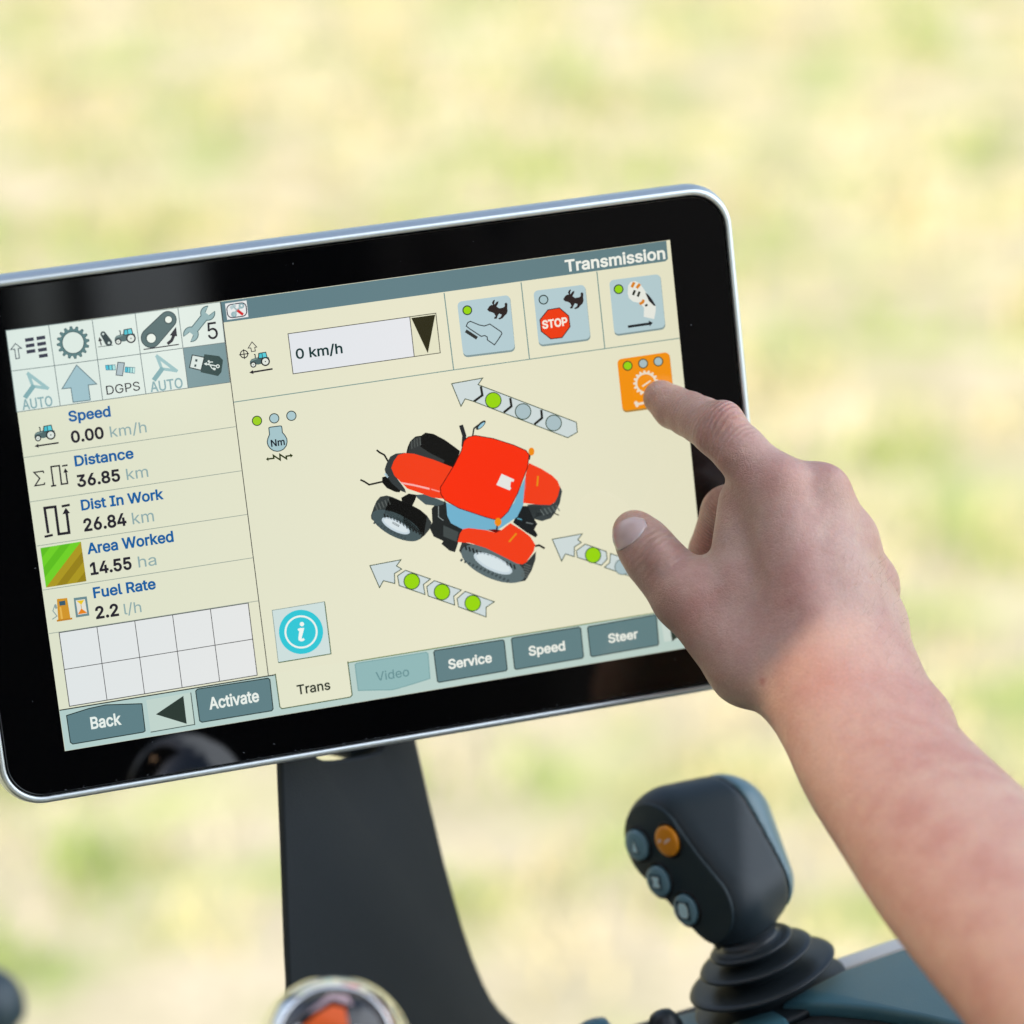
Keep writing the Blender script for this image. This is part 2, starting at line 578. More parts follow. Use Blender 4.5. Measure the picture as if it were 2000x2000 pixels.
class UI:
    """one element of the display: polygons in photo pixels projected to the screen face"""
    def __init__(self, name, base=1):
        self.name, self.k = name, base
        self.v, self.f, self.m, self.mats = [], [], [], []
    def mi(self, c):
        if c not in self.mats:
            self.mats.append(c)
        return self.mats.index(c)
    def raw(self, uv, faces, c):
        z = self.k * STEP
        n = len(self.v)
        self.v += [(u, v, z) for u, v in uv]
        i = self.mi(c)
        for f in faces:
            self.f.append(tuple(n + a for a in f))
            self.m.append(i)
    def up(self, n=1):
        self.k += n
        return self
    def poly(self, pts, c):
        uv = [scr(*p) for p in pts]
        if sum(uv[i][0] * uv[(i + 1) % len(uv)][1] - uv[(i + 1) % len(uv)][0] * uv[i][1] for i in range(len(uv))) < 0:
            uv.reverse()
        self.raw(uv, [tuple(range(len(uv)))], c)
    def disc(self, p, r, c, r2=None, rot=0, inner=0.0, n=40):
        """ellipse (r, r2) in px, rot degrees clockwise in the picture; inner>0 makes a ring"""
        r2 = r if r2 is None else r2
        a = math.radians(rot)
        def pt(t, k):
            x, y = r * k * math.cos(t), r2 * k * math.sin(t)
            return (p[0] + x * math.cos(a) - y * math.sin(a), p[1] + x * math.sin(a) + y * math.cos(a))
        ts = [2 * math.pi * i / n for i in range(n)]
        if inner <= 0:
            self.poly([pt(t, 1) for t in ts], c)
        else:
            uv = [scr(*pt(t, 1)) for t in ts] + [scr(*pt(t, inner)) for t in ts]
            self.raw(uv, [(i, n + i, n + (i + 1) % n, (i + 1) % n) for i in range(n)], c)
    def led(self, p, r, c, edge=(42, 55, 50), w=None):
        w = w or max(2.2, r * 0.16)
        self.disc(p, r, edge)
        self.up()
        self.disc(p, r - w, c)
        self.up(-1)
    def line(self, pts, w, c, closed=False):
        P = [np.array(p, float) for p in pts]
        n = len(P)
        L, R = [], []
        for i in range(n):
            if closed:
                a, b = P[i] - P[i - 1], P[(i + 1) % n] - P[i]
            else:
                a = P[i] - P[i - 1] if i else P[1] - P[0]
                b = P[i + 1] - P[i] if i < n - 1 else P[-1] - P[-2]
            a = a / (np.linalg.norm(a) + 1e-9)
            b = b / (np.linalg.norm(b) + 1e-9)
            na, nb = np.array([-a[1], a[0]]), np.array([-b[1], b[0]])
            m = na + nb
            m = m / (np.linalg.norm(m) + 1e-9)
            s = min(1 / max(0.35, m @ na), 2.5)
            L.append(P[i] + m * s * w / 2)
            R.append(P[i] - m * s * w / 2)
        uv = [scr(*p) for p in L] + [scr(*p) for p in R]
        fs = [(i, (i + 1) % n, n + (i + 1) % n, n + i) for i in range(n if closed else n - 1)]
        self.raw(uv, fs, c)
    def outlined(self, pts, fill, edge, w):
        self.poly(pts, fill)
        self.up()
        self.line(pts, w, edge, True)
        self.up(-1)
    def arrow(self, a, b, w, head, c):
        a, b = np.array(a, float), np.array(b, float)
        d = (b - a) / np.linalg.norm(b - a)
        n = np.array([-d[1], d[0]])
        e = b - d * head
        self.line([a, e], w, c)
        self.poly([b, e + n * head * .5, e - n * head * .5], c)
    def text(self, s, p, q, cap, c, off=0.0, kx=None):
        """writing whose baseline runs from pixel p to pixel q, cap height in px"""
        v, f = glyphs(s, off)
        x0, x1 = v[:, 0].min(), v[:, 0].max()
        a, b = np.array(scr(*p)), np.array(scr(*q))
        d = (b - a) / (x1 - x0)
        dn = (b - a) / np.linalg.norm(b - a)
        up = np.array([-dn[1], dn[0]])
        e = np.array(scr(p[0], p[1] - cap))
        h = np.linalg.norm(e - a) / CAPH
        self.raw([tuple(a + d * (x - x0) + up * h * y) for x, y in v], f, c)
    def rpoly(self, c4, r, n=5):
        """rounded quadrilateral from four corners"""
        out = []
        for i in range(4):
            p = np.array(c4[i], float)
            a = np.array(c4[i - 1], float) - p
            b = np.array(c4[(i + 1) % 4], float) - p
            a, b = a / np.linalg.norm(a), b / np.linalg.norm(b)
            for k in range(n + 1):
                t = math.pi / 2 * k / n
                out.append(tuple(p + a * r * (1 - math.sin(t)) + b * r * (1 - math.cos(t))))
        return out
    def build(self, parent):
        o = mesh_from(self.name, self.v, self.f, parent, [emat(c) for c in self.mats], local=True)
        o.data.polygons.foreach_set('material_index', self.m)
        return o

def view(x0, y0, s):
    """reading a magnified piece of the photograph: its pixels -> photo pixels"""
    def g(*a):
        if len(a) == 2 and not hasattr(a[0], '__len__'):
            return (x0 + a[0] * s, y0 + a[1] * s)
        return [(x0 + x * s, y0 + y * s) for x, y in a]
    g.s = s
    return g
A1 = view(0, 560, 520 / 1932)
A2 = view(0, 980, 560 / 1932)
A3 = view(420, 460, 480 / 1932)
A4 = view(840, 440, 500 / 1932)
A5 = view(680, 700, 480 / 1783)
A6 = view(500, 1100, 460 / 1932)
A7 = view(820, 1020, 580 / 1932)
A8 = view(480, 790, 120 / 1932)
A9 = view(0, 560, 200 / 1486)

def lerp(a, b, t):
    return (a[0] + (b[0] - a[0]) * t, a[1] + (b[1] - a[1]) * t)

d0 = UI('display', 1)
d0.poly([(11.3, 645.6), (1308.4, 468.5), (1387.1, 1257.8), (126.7, 1467)], CREAM)
display = d0.build(monitor)

def pane_lines():
    e = UI('divider_lines', 4)
    G = (150, 160, 150)
    e.line(A3((145, 1310), (1870, 1057)) + A4((1882, 852)), 1.8, (122, 150, 146))
    for a, b in (((105, 510), (178, 1095)), ((686, 430), (750, 1012)), ((1258, 348), (1318, 928))):
        e.line(A4(a, b), 2.0, (112, 145, 145))
    e.line(A1((1600, 108)) + A2((1808, 1170)), 1.6, (52, 52, 50))
    e.up()
    for a, b in (((170, 1240), (1710, 1015)), ((213, 1562), (1752, 1335))):
        e.line(A1(a, b), 1.3, G)
    for a, b in (((248, 298), (1665, 85)), ((288, 595), (1703, 377)), ((330, 888), (1742, 667))):
        e.line(A2(a, b), 1.3, G)
    e.build(display)
pane_lines()

def tractor_icon(e, c, r):
    """little side view: hood, cab, two wheels; c rear wheel centre, r its radius in px"""
    t = math.radians(-8.3)
    def T(*pts):
        return [(c[0] + r * (x * math.cos(t) + y * math.sin(t)), c[1] + r * (x * math.sin(t) - y * math.cos(t))) for x, y in pts]
    body, dark = (82, 104, 104), (40, 52, 56)
    e.poly(T((-3.45, -0.1), (-3.3, 0.55), (-2.9, 0.95), (-1.45, 1.15), (-1.2, 0.9), (0.1, 1.1), (0.9, 0.8), (0.9, 0.1), (-0.6, -0.35), (-1.6, -0.45), (-2.4, -0.3)), body)
    e.poly(T((-1.5, 0.9), (-1.25, 2.05), (0.45, 2.1), (0.6, 0.9), (0.1, 0.7), (-1.1, 0.7)), dark)
    e.line(T((-2.05, 1.0), (-2.0, 1.8), (-2.25, 1.9)), r * .22, dark)
    e.up()
    e.poly(T((-1.25, 0.95), (-1.08, 1.85), (-.55, 1.88), (-.55, 0.95)), (75, 190, 205))
    e.poly(T((-.4, 0.95), (-.4, 1.9), (0.3, 1.9), (0.4, 0.95)), (95, 205, 218))
    e.poly(T((-3.2, 0.5), (-2.8, 0.8), (-1.6, 0.98), (-1.6, 0.8)), (130, 152, 150))
    for x, y, k in ((0, 0, 1.0), (-2.7, -0.3, 0.66)):
        e.disc(T((x, y))[0], r * k, (34, 38, 42))
    e.up()
    for x, y, k in ((0, 0, .70), (-2.7, -0.3, 0.42)):
        e.disc(T((x, y))[0], r * k, (226, 230, 222))
    e.up()
    for x, y, k in ((0, 0, .14), (-2.7, -0.3, 0.10)):
        e.disc(T((x, y))[0], r * k, (50, 55, 60))
    e.up(-3)

def gear(e, c, ro, rb, ri, n, col, a0=0.0, duty=0.55):
    pts_o, pts_i = [], []
    for i in range(n):
        for da, r in ((0, rb), (.22, ro), (.22 + duty * .6, ro), (.22 + duty, rb)):
            a = a0 + 2 * math.pi * (i + da) / n
            pts_o.append((c[0] + r * math.cos(a), c[1] + r * math.sin(a)))
            pts_i.append((c[0] + ri * math.cos(a), c[1] + ri * math.sin(a)))
    N = len(pts_o)
    uv = [scr(*p) for p in pts_o] + [scr(*p) for p in pts_i]
    e.raw(uv, [(i, (i + 1) % N, N + (i + 1) % N, N + i) for i in range(N)], col)

def capsule(e, a, ra, b, rb, col, n=14):
    a, b = np.array(a, float), np.array(b, float)
    t = math.atan2(b[1] - a[1], b[0] - a[0])
    pts = [(a[0] + ra * math.cos(t + math.pi / 2 + math.pi * i / n), a[1] + ra * math.sin(t + math.pi / 2 + math.pi * i / n)) for i in range(n + 1)]
    pts += [(b[0] + rb * math.cos(t - math.pi / 2 + math.pi * i / n), b[1] + rb * math.sin(t - math.pi / 2 + math.pi * i / n)) for i in range(n + 1)]
    e.poly(pts, col)

def status_icons():
    top = A1((42, 318), (352, 278), (668, 237), (980, 193), (1290, 152), (1598, 110))
    mid = A1((82, 612), (395, 573), (708, 530), (1018, 488), (1328, 445), (1632, 405))
    bot = A1((122, 910), (437, 865), (745, 822), (1058, 778), (1365, 735), (1668, 693))
    cells = [(top[i], top[i + 1], mid[i + 1], mid[i]) for i in range(5)] + [(mid[i], mid[i + 1], bot[i + 1], bot[i]) for i in range(5)]
    s = A1.s
    def cell(i, fill=(226, 234, 226)):
        e = UI('status_icon', 3)
        e.poly(cells[i], fill)
        e.up()
        e.line(cells[i], 1.5, (118, 130, 130), True)
        e.up()
        return e
    # fan lines with an up arrow
    e = cell(0)
    for x, y, w in ((425, 768, 0), (592, 742, 0), (436, 853, 0), (602, 828, 0), (448, 938, 0), (615, 914, 0), (627, 1001, 0)):
        e.poly(A9((x - 66, y - 16), (x + 60, y - 36), (x + 68, y + 14), (x - 58, y + 34)), (52, 54, 72))
    e.line(A9((222, 825), (312, 892), (262, 898), (282, 1035), (232, 1045), (212, 905), (155, 912)), 1.8, (70, 80, 90), True)
    e.build(display)
    # gear wheel
    e = cell(1)
    c = A1(530, 405)
    gear(e, c, 119 * s, 97 * s, 76 * s, 16, (52, 80, 84), 0.1)
    e.up()
    gear(e, c, 113 * s, 92 * s, 82 * s, 16, (96, 128, 130), 0.1)
    e.build(display)
    # arm and tractor
    e = cell(2)
    capsule(e, A1(788, 405), 26 * s, A1(748, 343), 20 * s, (50, 66, 68))
    e.arrow(A1(735, 425), A1(720, 365), 2.2, 8, INK)
    e.line(A1((712, 437), (818, 424)), 1.4, (90, 100, 100))
    e.up()
    e.disc(A1(790, 407), 9 * s, (210, 220, 214))
    e.disc(A1(748, 343), 8 * s, (210, 220, 214))
    e.up(-1)
    tractor_icon(e, A1(950, 374), 35 * s)
    e.build(display)
    # big arm
    e = cell(3)
    capsule(e, A1(1095, 370), 74 * s, A1(1218, 240), 64 * s, (48, 64, 66))
    e.up()
    capsule(e, A1(1095, 370), 68 * s, A1(1218, 240), 58 * s, (84, 106, 106))
    e.line(A1((1215, 415), (1245, 390), (1262, 350)), 22 * s, INK)
    e.poly(A1((1277, 290), (1285, 360), (1232, 352)), INK)
    e.line(A1((1042, 455), (1298, 418)), 2.2, INK)
    e.up()
    e.disc(A1(1095, 372), 40 * s, (60, 80, 80))
    e.disc(A1(1222, 240), 32 * s, (60, 80, 80))
    e.up()
    e.disc(A1(1097, 374), 32 * s, (236, 240, 230))
    e.disc(A1(1222, 238), 24 * s, (236, 240, 230))
    e.build(display)
    # spanner with 5
    e = cell(4)
    def spanner(grow, col):
        for (cx, cy), R, g in (((1507, 192), 48, -52), ((1385, 345), 50, 128)):
            c = A1(cx, cy)
            pts = []
            for i in range(25):
                a = math.radians(g + 38 - grow * .8 + (284 + grow * 1.6) * i / 24)
                pts.append((c[0] + (R + grow) * s * math.cos(a), c[1] + (R + grow) * s * math.sin(a)))
            gi = math.radians(g)
            gx, gy = math.cos(gi), math.sin(gi)
            w, dp = (24 - grow), (6 + grow * .3)
            pts += [(c[0] + s * (-gx * dp - gy * -w * .9), c[1] + s * (-gy * dp + gx * -w * .9)),
                    (c[0] + s * (-gx * dp - gy * w * .9), c[1] + s * (-gy * dp + gx * w * .9))]
            e.poly(pts, col)
        e.line(A1((1405, 318), (1485, 218)), (46 + grow * 2) * s, col)
    spanner(7, (84, 110, 112))
    e.up()
    spanner(0, (150, 178, 180))
    e.up()
    e.text('5', A1(1512, 382), A1(1585, 372), 120 * s, INK, 0.004)
    e.build(display)
    # steering AUTO, twice
    for i, (dx, dy) in ((5, (0, 0)), (8, (935, -127))):
        e = cell(i)
        G1, G2 = (158, 192, 194), (132, 172, 176)
        q = lambda *p: A1(*[(x + dx, y + dy) for x, y in p])
        e.line(q((196, 625), (352, 742)), 24 * s, G1)
        e.line(q((205, 635), (238, 722)), 22 * s, G1)
        e.line(q((238, 722), (340, 736)), 22 * s, G1)
        e.up()
        e.line(q((246, 716), (180, 806)), 34 * s, G2)
        a, b = q((165, 893), (384, 862)) if i == 5 else q((158, 892), (394, 858))
        e.text('AUTO', a, b, 72 * s, (140, 172, 176), 0.016)
        e.build(display)
    # up arrow
    e = cell(6)
    e.outlined(A1((555, 568), (702, 706), (640, 713), (655, 822), (530, 838), (515, 734), (450, 740)), (164, 194, 202), (104, 128, 134), 1.8)
    e.build(display)
    # satellite DGPS
    e = cell(7)
    e.outlined(A1((855, 548), (903, 552), (888, 646), (842, 640)), (176, 190, 196), (60, 70, 80), 1.6)
    for q4, n in ((((762, 568), (836, 564), (840, 606), (768, 606)), 3), (((907, 580), (980, 584), (978, 630), (904, 622)), 4)):
        e.poly(A1(*q4), (60, 110, 130))
        e.up()
        for k in range(n):
            a, b = (k + .1) / n, (k + .9) / n
            u = [lerp(q4[0], q4[1], a), lerp(q4[0], q4[1], b), lerp(q4[3], q4[2], b), lerp(q4[3], q4[2], a)]
            cx, cy_ = sum(p[0] for p in u) / 4, sum(p[1] for p in u) / 4
            u = [(cx + (x - cx) * .9, cy_ + (y - cy_) * .8) for x, y in u]
            e.poly(A1(*u), ((70, 190, 214), (120, 210, 216), (176, 226, 222), (196, 232, 226))[k])
        e.up(-1)
    e.text('DGPS', A1(775, 784), A1(1018, 750), 64 * s, INK, 0.004)
    e.build(display)
    # memory stick on grey
    e = cell(9, (126, 152, 156))
    e.outlined(A1((1395, 495), (1482, 512), (1458, 606), (1375, 586)), (222, 230, 224), (44, 56, 56), 2)
    e.poly(A1((1482, 489), (1590, 503), (1618, 532), (1606, 620), (1582, 648), (1455, 620)), (58, 78, 76))
    e.up()
    e.poly(A1((1418, 524), (1434, 527), (1430, 545), (1415, 542)), (60, 76, 76))
    e.poly(A1((1412, 562), (1426, 565), (1422, 582), (1408, 579)), (60, 76, 76))
    w_ = (224, 232, 226)
    e.line(A1((1490, 560), (1572, 575)), 2.2, w_)
    e.poly(A1((1478, 558), (1502, 548), (1498, 572)), w_)
    e.disc(A1(1580, 577), 14 * s, w_, inner=.5)
    e.line(A1((1508, 564), (1528, 545), (1545, 547)), 1.8, w_)
    e.line(A1((1522, 566), (1538, 592), (1556, 596)), 1.8, w_)
    e.up()
    e.disc(A1(1514, 541), 8 * s, w_)
    e.poly(A1((1548, 586), (1566, 590), (1562, 606), (1544, 602)), w_)
    e.build(display)
status_icons()

BLUE, UNIT, NUM = (24, 96, 160), (148, 172, 172), (40, 36, 46)
def data_rows():
    rows = []
    def row(V, ti, va, un, icon):
        e = UI('data_row', 4)
        e.text(ti[0], V(*ti[1]), V(*ti[2]), ti[3] * V.s, BLUE, 0.024)
        e.text(va[0], V(*va[1]), V(*va[2]), va[3] * V.s, NUM, 0.027)
        e.text(un[0], V(*un[1]), V(*un[2]), un[3] * V.s, UNIT, 0.004)
        icon(e)
        e.build(display)
    def i_speed(e):
        tractor_icon(e, A1(368, 1075), 35 * A1.s)
        e.arrow(A1(425, 1132), A1(250, 1158), 3.0, 8, INK)
    def i_dist(e):
        e.line(A1((318, 1352), (312, 1338), (246, 1347), (288, 1390), (254, 1444), (322, 1434), (324, 1420)), 2.6, INK)
        e.line(A1((388, 1440), (370, 1306), (430, 1298), (446, 1433), (490, 1427), (477, 1340)), 3.0, INK)
        e.poly(A1((472, 1316), (495, 1345), (460, 1350)), INK)
        e.line(A1((370, 1447), (408, 1441)), 3.2, INK)
        e.line(A1((450, 1301), (490, 1294)), 3.2, INK)
    def i_work(e):
        s = A2.s
        e.line(A2((325, 212), (300, 42), (372, 33), (396, 218), (466, 208), (449, 75)), 5.2, INK)
        e.poly(A2((443, 40), (472, 76), (420, 84)), INK)
        e.line(A2((300, 236), (356, 223)), 4.6, INK)
        e.line(A2((415, 31), (470, 20)), 4.6, INK)
    def i_area(e):
        q = A2((272, 312), (545, 268), (582, 535), (310, 578))
        def P(a, b):
            return lerp(lerp(q[0], q[1], a), lerp(q[3], q[2], a), b)
        g = [(98, 190, 32), (116, 208, 40), (98, 190, 32), (116, 208, 40), (176, 152, 34), (154, 130, 26), (176, 152, 34), (154, 130, 26)]
        for k in range(8):
            lo, hi = k * .25, (k + 1) * .25
            pts = []
            if lo < 1:
                pts += [(0, lo), (lo, 0)] if lo > 0 else [(0, 0)]
            else:
                pts += [(lo - 1, 1), (1, lo - 1)]
            if hi <= 1:
                pts += [(hi, 0), (0, hi)]
            else:
                pts += [(1, hi - 1), (hi - 1, 1)] if hi < 2 else [(1, 1)]
            e.poly([P(*p) for p in pts], g[k])
    def i_fuel(e):
        s = A2.s
        e.poly(A2((383, 655), (452, 648), (474, 782), (392, 796)), (214, 150, 44))
        e.poly(A2((382, 796), (486, 780), (488, 792), (384, 808)), (196, 130, 36))
        e.poly(A2((496, 648), (584, 637), (602, 766), (512, 780)), (112, 140, 146))
        e.line(A2((372, 690), (356, 735), (384, 770), (352, 792)), 1.8, (140, 160, 160))
        e.line(A2((372, 692), (380, 720)), 4, (140, 160, 160))
        e.up()
        e.poly(A2((397, 672), (438, 665), (442, 695), (402, 700)), (60, 92, 110))
        e.poly(A2((400, 710), (412, 709), (424, 788), (410, 790)), (236, 182, 84))
        e.poly(A2((510, 664), (572, 655), (587, 752), (525, 762)), (232, 226, 214))
        e.up()
        e.poly(A2((516, 668), (568, 660), (549, 692), (545, 692)), (240, 200, 40))
        e.poly(A2((548, 718), (588, 748), (524, 758)), (236, 132, 30))
        e.line(A2((545, 692), (549, 718)), 1.2, (200, 150, 60))
        e.up(-2)
    row(A1, ('Speed', (500, 978), (805, 938), 72), ('0.00', (520, 1132), (757, 1096), 80), ('km/h', (803, 1093), (1066, 1055), 78), i_speed)
    row(A1, ('Distance', (545, 1302), (972, 1242), 72), ('36.85', (563, 1453), (875, 1406), 82), ('km', (922, 1402), (1078, 1378), 80), i_dist)
    row(A1, ('Dist In Work', (592, 1622), (1190, 1538), 72), ('26.84', A1_from(568, 198), A1_from(855, 156), 86), ('km', A1_from(895, 152), A1_from(1040, 130), 84), i_work)
    row(A2, ('Area Worked', (590, 352), (1172, 266), 70), ('14.55', (612, 492), (890, 450), 78), ('ha', (935, 443), (1056, 425), 74), i_area)
    row(A2, ('Fuel Rate', (632, 648), (1052, 584), 68), ('2.2', (648, 788), (803, 764), 78), ('l/h', (840, 760), (955, 742), 72), i_fuel)
def A1_from(x, y):
    """a point read in the second magnified piece, given in the first one's pixels"""
    p = A2(x, y)
    return (p[0] / A1.s, (p[1] - 560) / A1.s)
data_rows()

def grid():
    e = UI('map_grid', 3)
    q = A2((398, 882), (1672, 682), (1733, 1168), (468, 1378))
    e.poly(q, (231, 231, 231))
    e.up()
    e.line(q, 1.6, (70, 68, 70), True)
    for k in range(1, 5):
        e.line([lerp(q[0], q[1], k / 5), lerp(q[3], q[2], k / 5)], 1.4, (70, 68, 70))
    e.up()
    e.line([lerp(q[0], q[3], .5), lerp(q[1], q[2], .5)], 1.4, (70, 68, 70))
    e.build(display)
grid()

STEEL, STEEL_E = (98, 128, 134), (36, 50, 48)
def bottom_bar():
    e = UI('tab_bar', 3)
    br = (1385.5, 1243)
    top = A2((400, 1405), (1858, 1165)) + A6((195, 1190)) + A6((780, 1095), (755, 815)) + A7((1530, 590)) + [(1377.5, 1171)]
    e.poly(top + [(1386.4, 1257.4), (127.5, 1466.3)], (184, 206, 202))
    e.up()
    e.line(A2((400, 1405), (1858, 1165)), 2.2, (36, 44, 40))
    e.line(A6((755, 815), (1932, 622)) + A7((1530, 590)), 1.8, (96, 120, 60))
    e.build(display)
    # the picked tab
    e = UI('active_tab', 4)
    pts = A6((158, 905), (195, 1178), (212, 1193), (772, 1098), (788, 1080), (752, 805))
    e.poly(pts, (228, 228, 204))
    e.up()
    e.line(pts, 1.9, (60, 84, 44))
    e.text('Trans', A6(340, 1078), A6(612, 1033), 76 * A6.s, (34, 42, 32), 0.016)
    e.build(display)
    def button(pts, word, V, a, b, cap, fill=STEEL, edge=STEEL_E, ink=(236, 240, 234), off=0.022):
        e = UI('tab_button', 4)
        e.outlined(pts, fill, edge, 1.9)
        e.up(2)
        e.text(word, V(*a), V(*b), cap * V.s, ink, off)
        e.build(display)
    button(A2((448, 1440), (600, 1392), (712, 1368), (956, 1360), (978, 1543), (965, 1552), (490, 1632), (474, 1620)), 'Back', A2, (615, 1530), (820, 1498), 76)
    button(A2((1318, 1275), (1330, 1262), (1806, 1188), (1818, 1198), (1840, 1395), (1830, 1408), (1360, 1485), (1345, 1475)), 'Activate', A2, (1412, 1398), (1748, 1342), 76)
    button(A6((812, 832), (826, 820), (1395, 730), (1410, 742), (1426, 945), (1300, 985), (1165, 1026), (1110, 1038), (980, 1040), (838, 1043)), 'Video', A6, (988, 967), (1258, 923), 72, (144, 182, 184), (124, 164, 166), (104, 144, 148), 0.006)
    button(A7((90, 845), (98, 834), (538, 765), (548, 772), (568, 955), (560, 966), (125, 1041), (114, 1034)), 'Service', A7, (188, 955), (470, 908), 60)
    button(A7((595, 762), (603, 752), (1035, 682), (1046, 690), (1064, 872), (1056, 884), (628, 957), (616, 950)), 'Speed', A7, (710, 868), (946, 830), 58)
    button(A7((1090, 688), (1098, 678), (1528, 602), (1538, 610), (1553, 788), (1546, 800), (1122, 874), (1110, 866)), 'Steer', A7, (1228, 785), (1420, 752), 56)
    # scroll arrows
    e = UI('scroll_arrow', 4)
    e.poly(A2((985, 1337), (1285, 1285), (1312, 1500), (1015, 1552)), (196, 212, 204))
    e.up()
    e.poly(A2((1050, 1432), (1235, 1307), (1258, 1496)), (46, 58, 52))
    e.line(A2((1285, 1285), (1312, 1500), (1015, 1552)), 1.7, (60, 74, 70))
    e.build(display)
    e = UI('scroll_arrow', 4)
    e.poly(A7((1562, 596), (1800, 560), (1822, 740), (1590, 778)), (200, 216, 212))
    e.up()
    e.poly(A7((1800, 660), (1615, 600), (1640, 775)), (46, 58, 52))
    e.build(display)
bottom_bar()

def title_bar():
    e = UI('title_bar', 3)
    e.poly(A3((38, 521)) + A4((1782, 116), (1795, 255), (1775, 272)) + A3((65, 684)), (98, 127, 135))
    e.up()
    e.text('Transmission', A4(1022, 350), A4(1776, 250), 84 * A4.s, (238, 241, 236), 0.022)
    # tool symbol
    e.poly(A3((78, 535), (247, 510), (262, 640), (95, 663)), (234, 234, 234))
    e.up()
    e.line(e.rpoly(A3((88, 548), (240, 524), (252, 630), (102, 650)), 9), 2.0, (46, 44, 62), True)
    e.line(A3((140, 625), (205, 555)), 4.4, (164, 190, 194))
    e.disc(A3(148, 620), 5.6, (150, 178, 184), inner=.4)
    e.disc(A3(207, 552), 5.6, (150, 178, 184), inner=.4)
    e.up()
    e.line(A3((120, 572), (160, 545)), 6.5, (182, 200, 204))
    e.line(A3((140, 555), (178, 592)), 3.0, (160, 180, 184))
    e.line(A3((172, 585), (220, 622)), 5.4, (206, 40, 40))
    e.build(display)
title_bar()

def speed_field():
    e = UI('speed_field', 4)
    e.poly(A3((573, 772), (1530, 640), (1565, 948), (613, 1087)), (226, 229, 235))
    e.poly(A3((1530, 640), (1735, 610), (1770, 922), (1565, 948)), (224, 224, 198))
    e.up()
    e.line(A3((573, 772), (1735, 610), (1770, 922), (613, 1087)), 1.5, (62, 62, 58), True)
    e.poly(A3((1542, 648), (1730, 622), (1672, 926)), (46, 44, 24))
    e.up()
    e.line(A3((1530, 640), (1565, 948)), 1.5, (62, 62, 58))
    e.text('0 km/h', A3(638, 970), A3(1004, 922), 76 * A3.s, (24, 56, 56), 0.018)
    e.build(display)
    e = UI('speed_icon', 4)
    e.disc(A3(228, 932), 33 * A3.s, INK, inner=.76)
    e.line(A3((188, 938), (266, 927)), 1.8, INK)
    e.up()
    e.line(A3((223, 894), (232, 970)), 1.8, INK)
    e.line(A3((290, 836), (327, 876), (311, 880), (317, 908), (286, 912), (281, 884), (260, 884)), 1.6, (60, 56, 62), True)
    tractor_icon(e, A3(395, 990), 36 * A3.s)
    e.arrow(A3(452, 1048), A3(268, 1078), 3.2, 8, INK)
    e.build(display)
    e = UI('torque_icon', 4)
    for p, c in (((352, 512), (158, 208, 36)), ((893, 434), (172, 200, 206)), ((1433, 354), (172, 200, 206))):
        e.led(A8(*p), 161 * A8.s, c, w=1.8)
    pts = [(722, 735), (770, 712), (1075, 672), (1118, 680), (1135, 730), (1150, 880), (1230, 970), (1290, 1080), (1298, 1180), (1270, 1300), (1190, 1400), (1090, 1455), (985, 1472), (870, 1450), (770, 1385), (700, 1290), (672, 1180), (690, 1080), (745, 940)]
    e.outlined(A8(*pts), (166, 196, 202), (44, 66, 72), 1.8)
    e.up(2)
    e.text('Nm', A8(800, 1325), A8(1232, 1262), 205 * A8.s, (22, 24, 36), 0.02)
    O = (46, 56, 18)
    e.line(A8((700, 1712), (880, 1690), (866, 1600), (1080, 1740), (1070, 1570), (1278, 1705), (1270, 1625), (1400, 1605)), 3.0, O)
    e.poly(A8((632, 1722), (700, 1650), (715, 1780)), O)
    e.poly(A8((1482, 1600), (1385, 1535), (1410, 1675)), O)
    e.build(display)
speed_field()

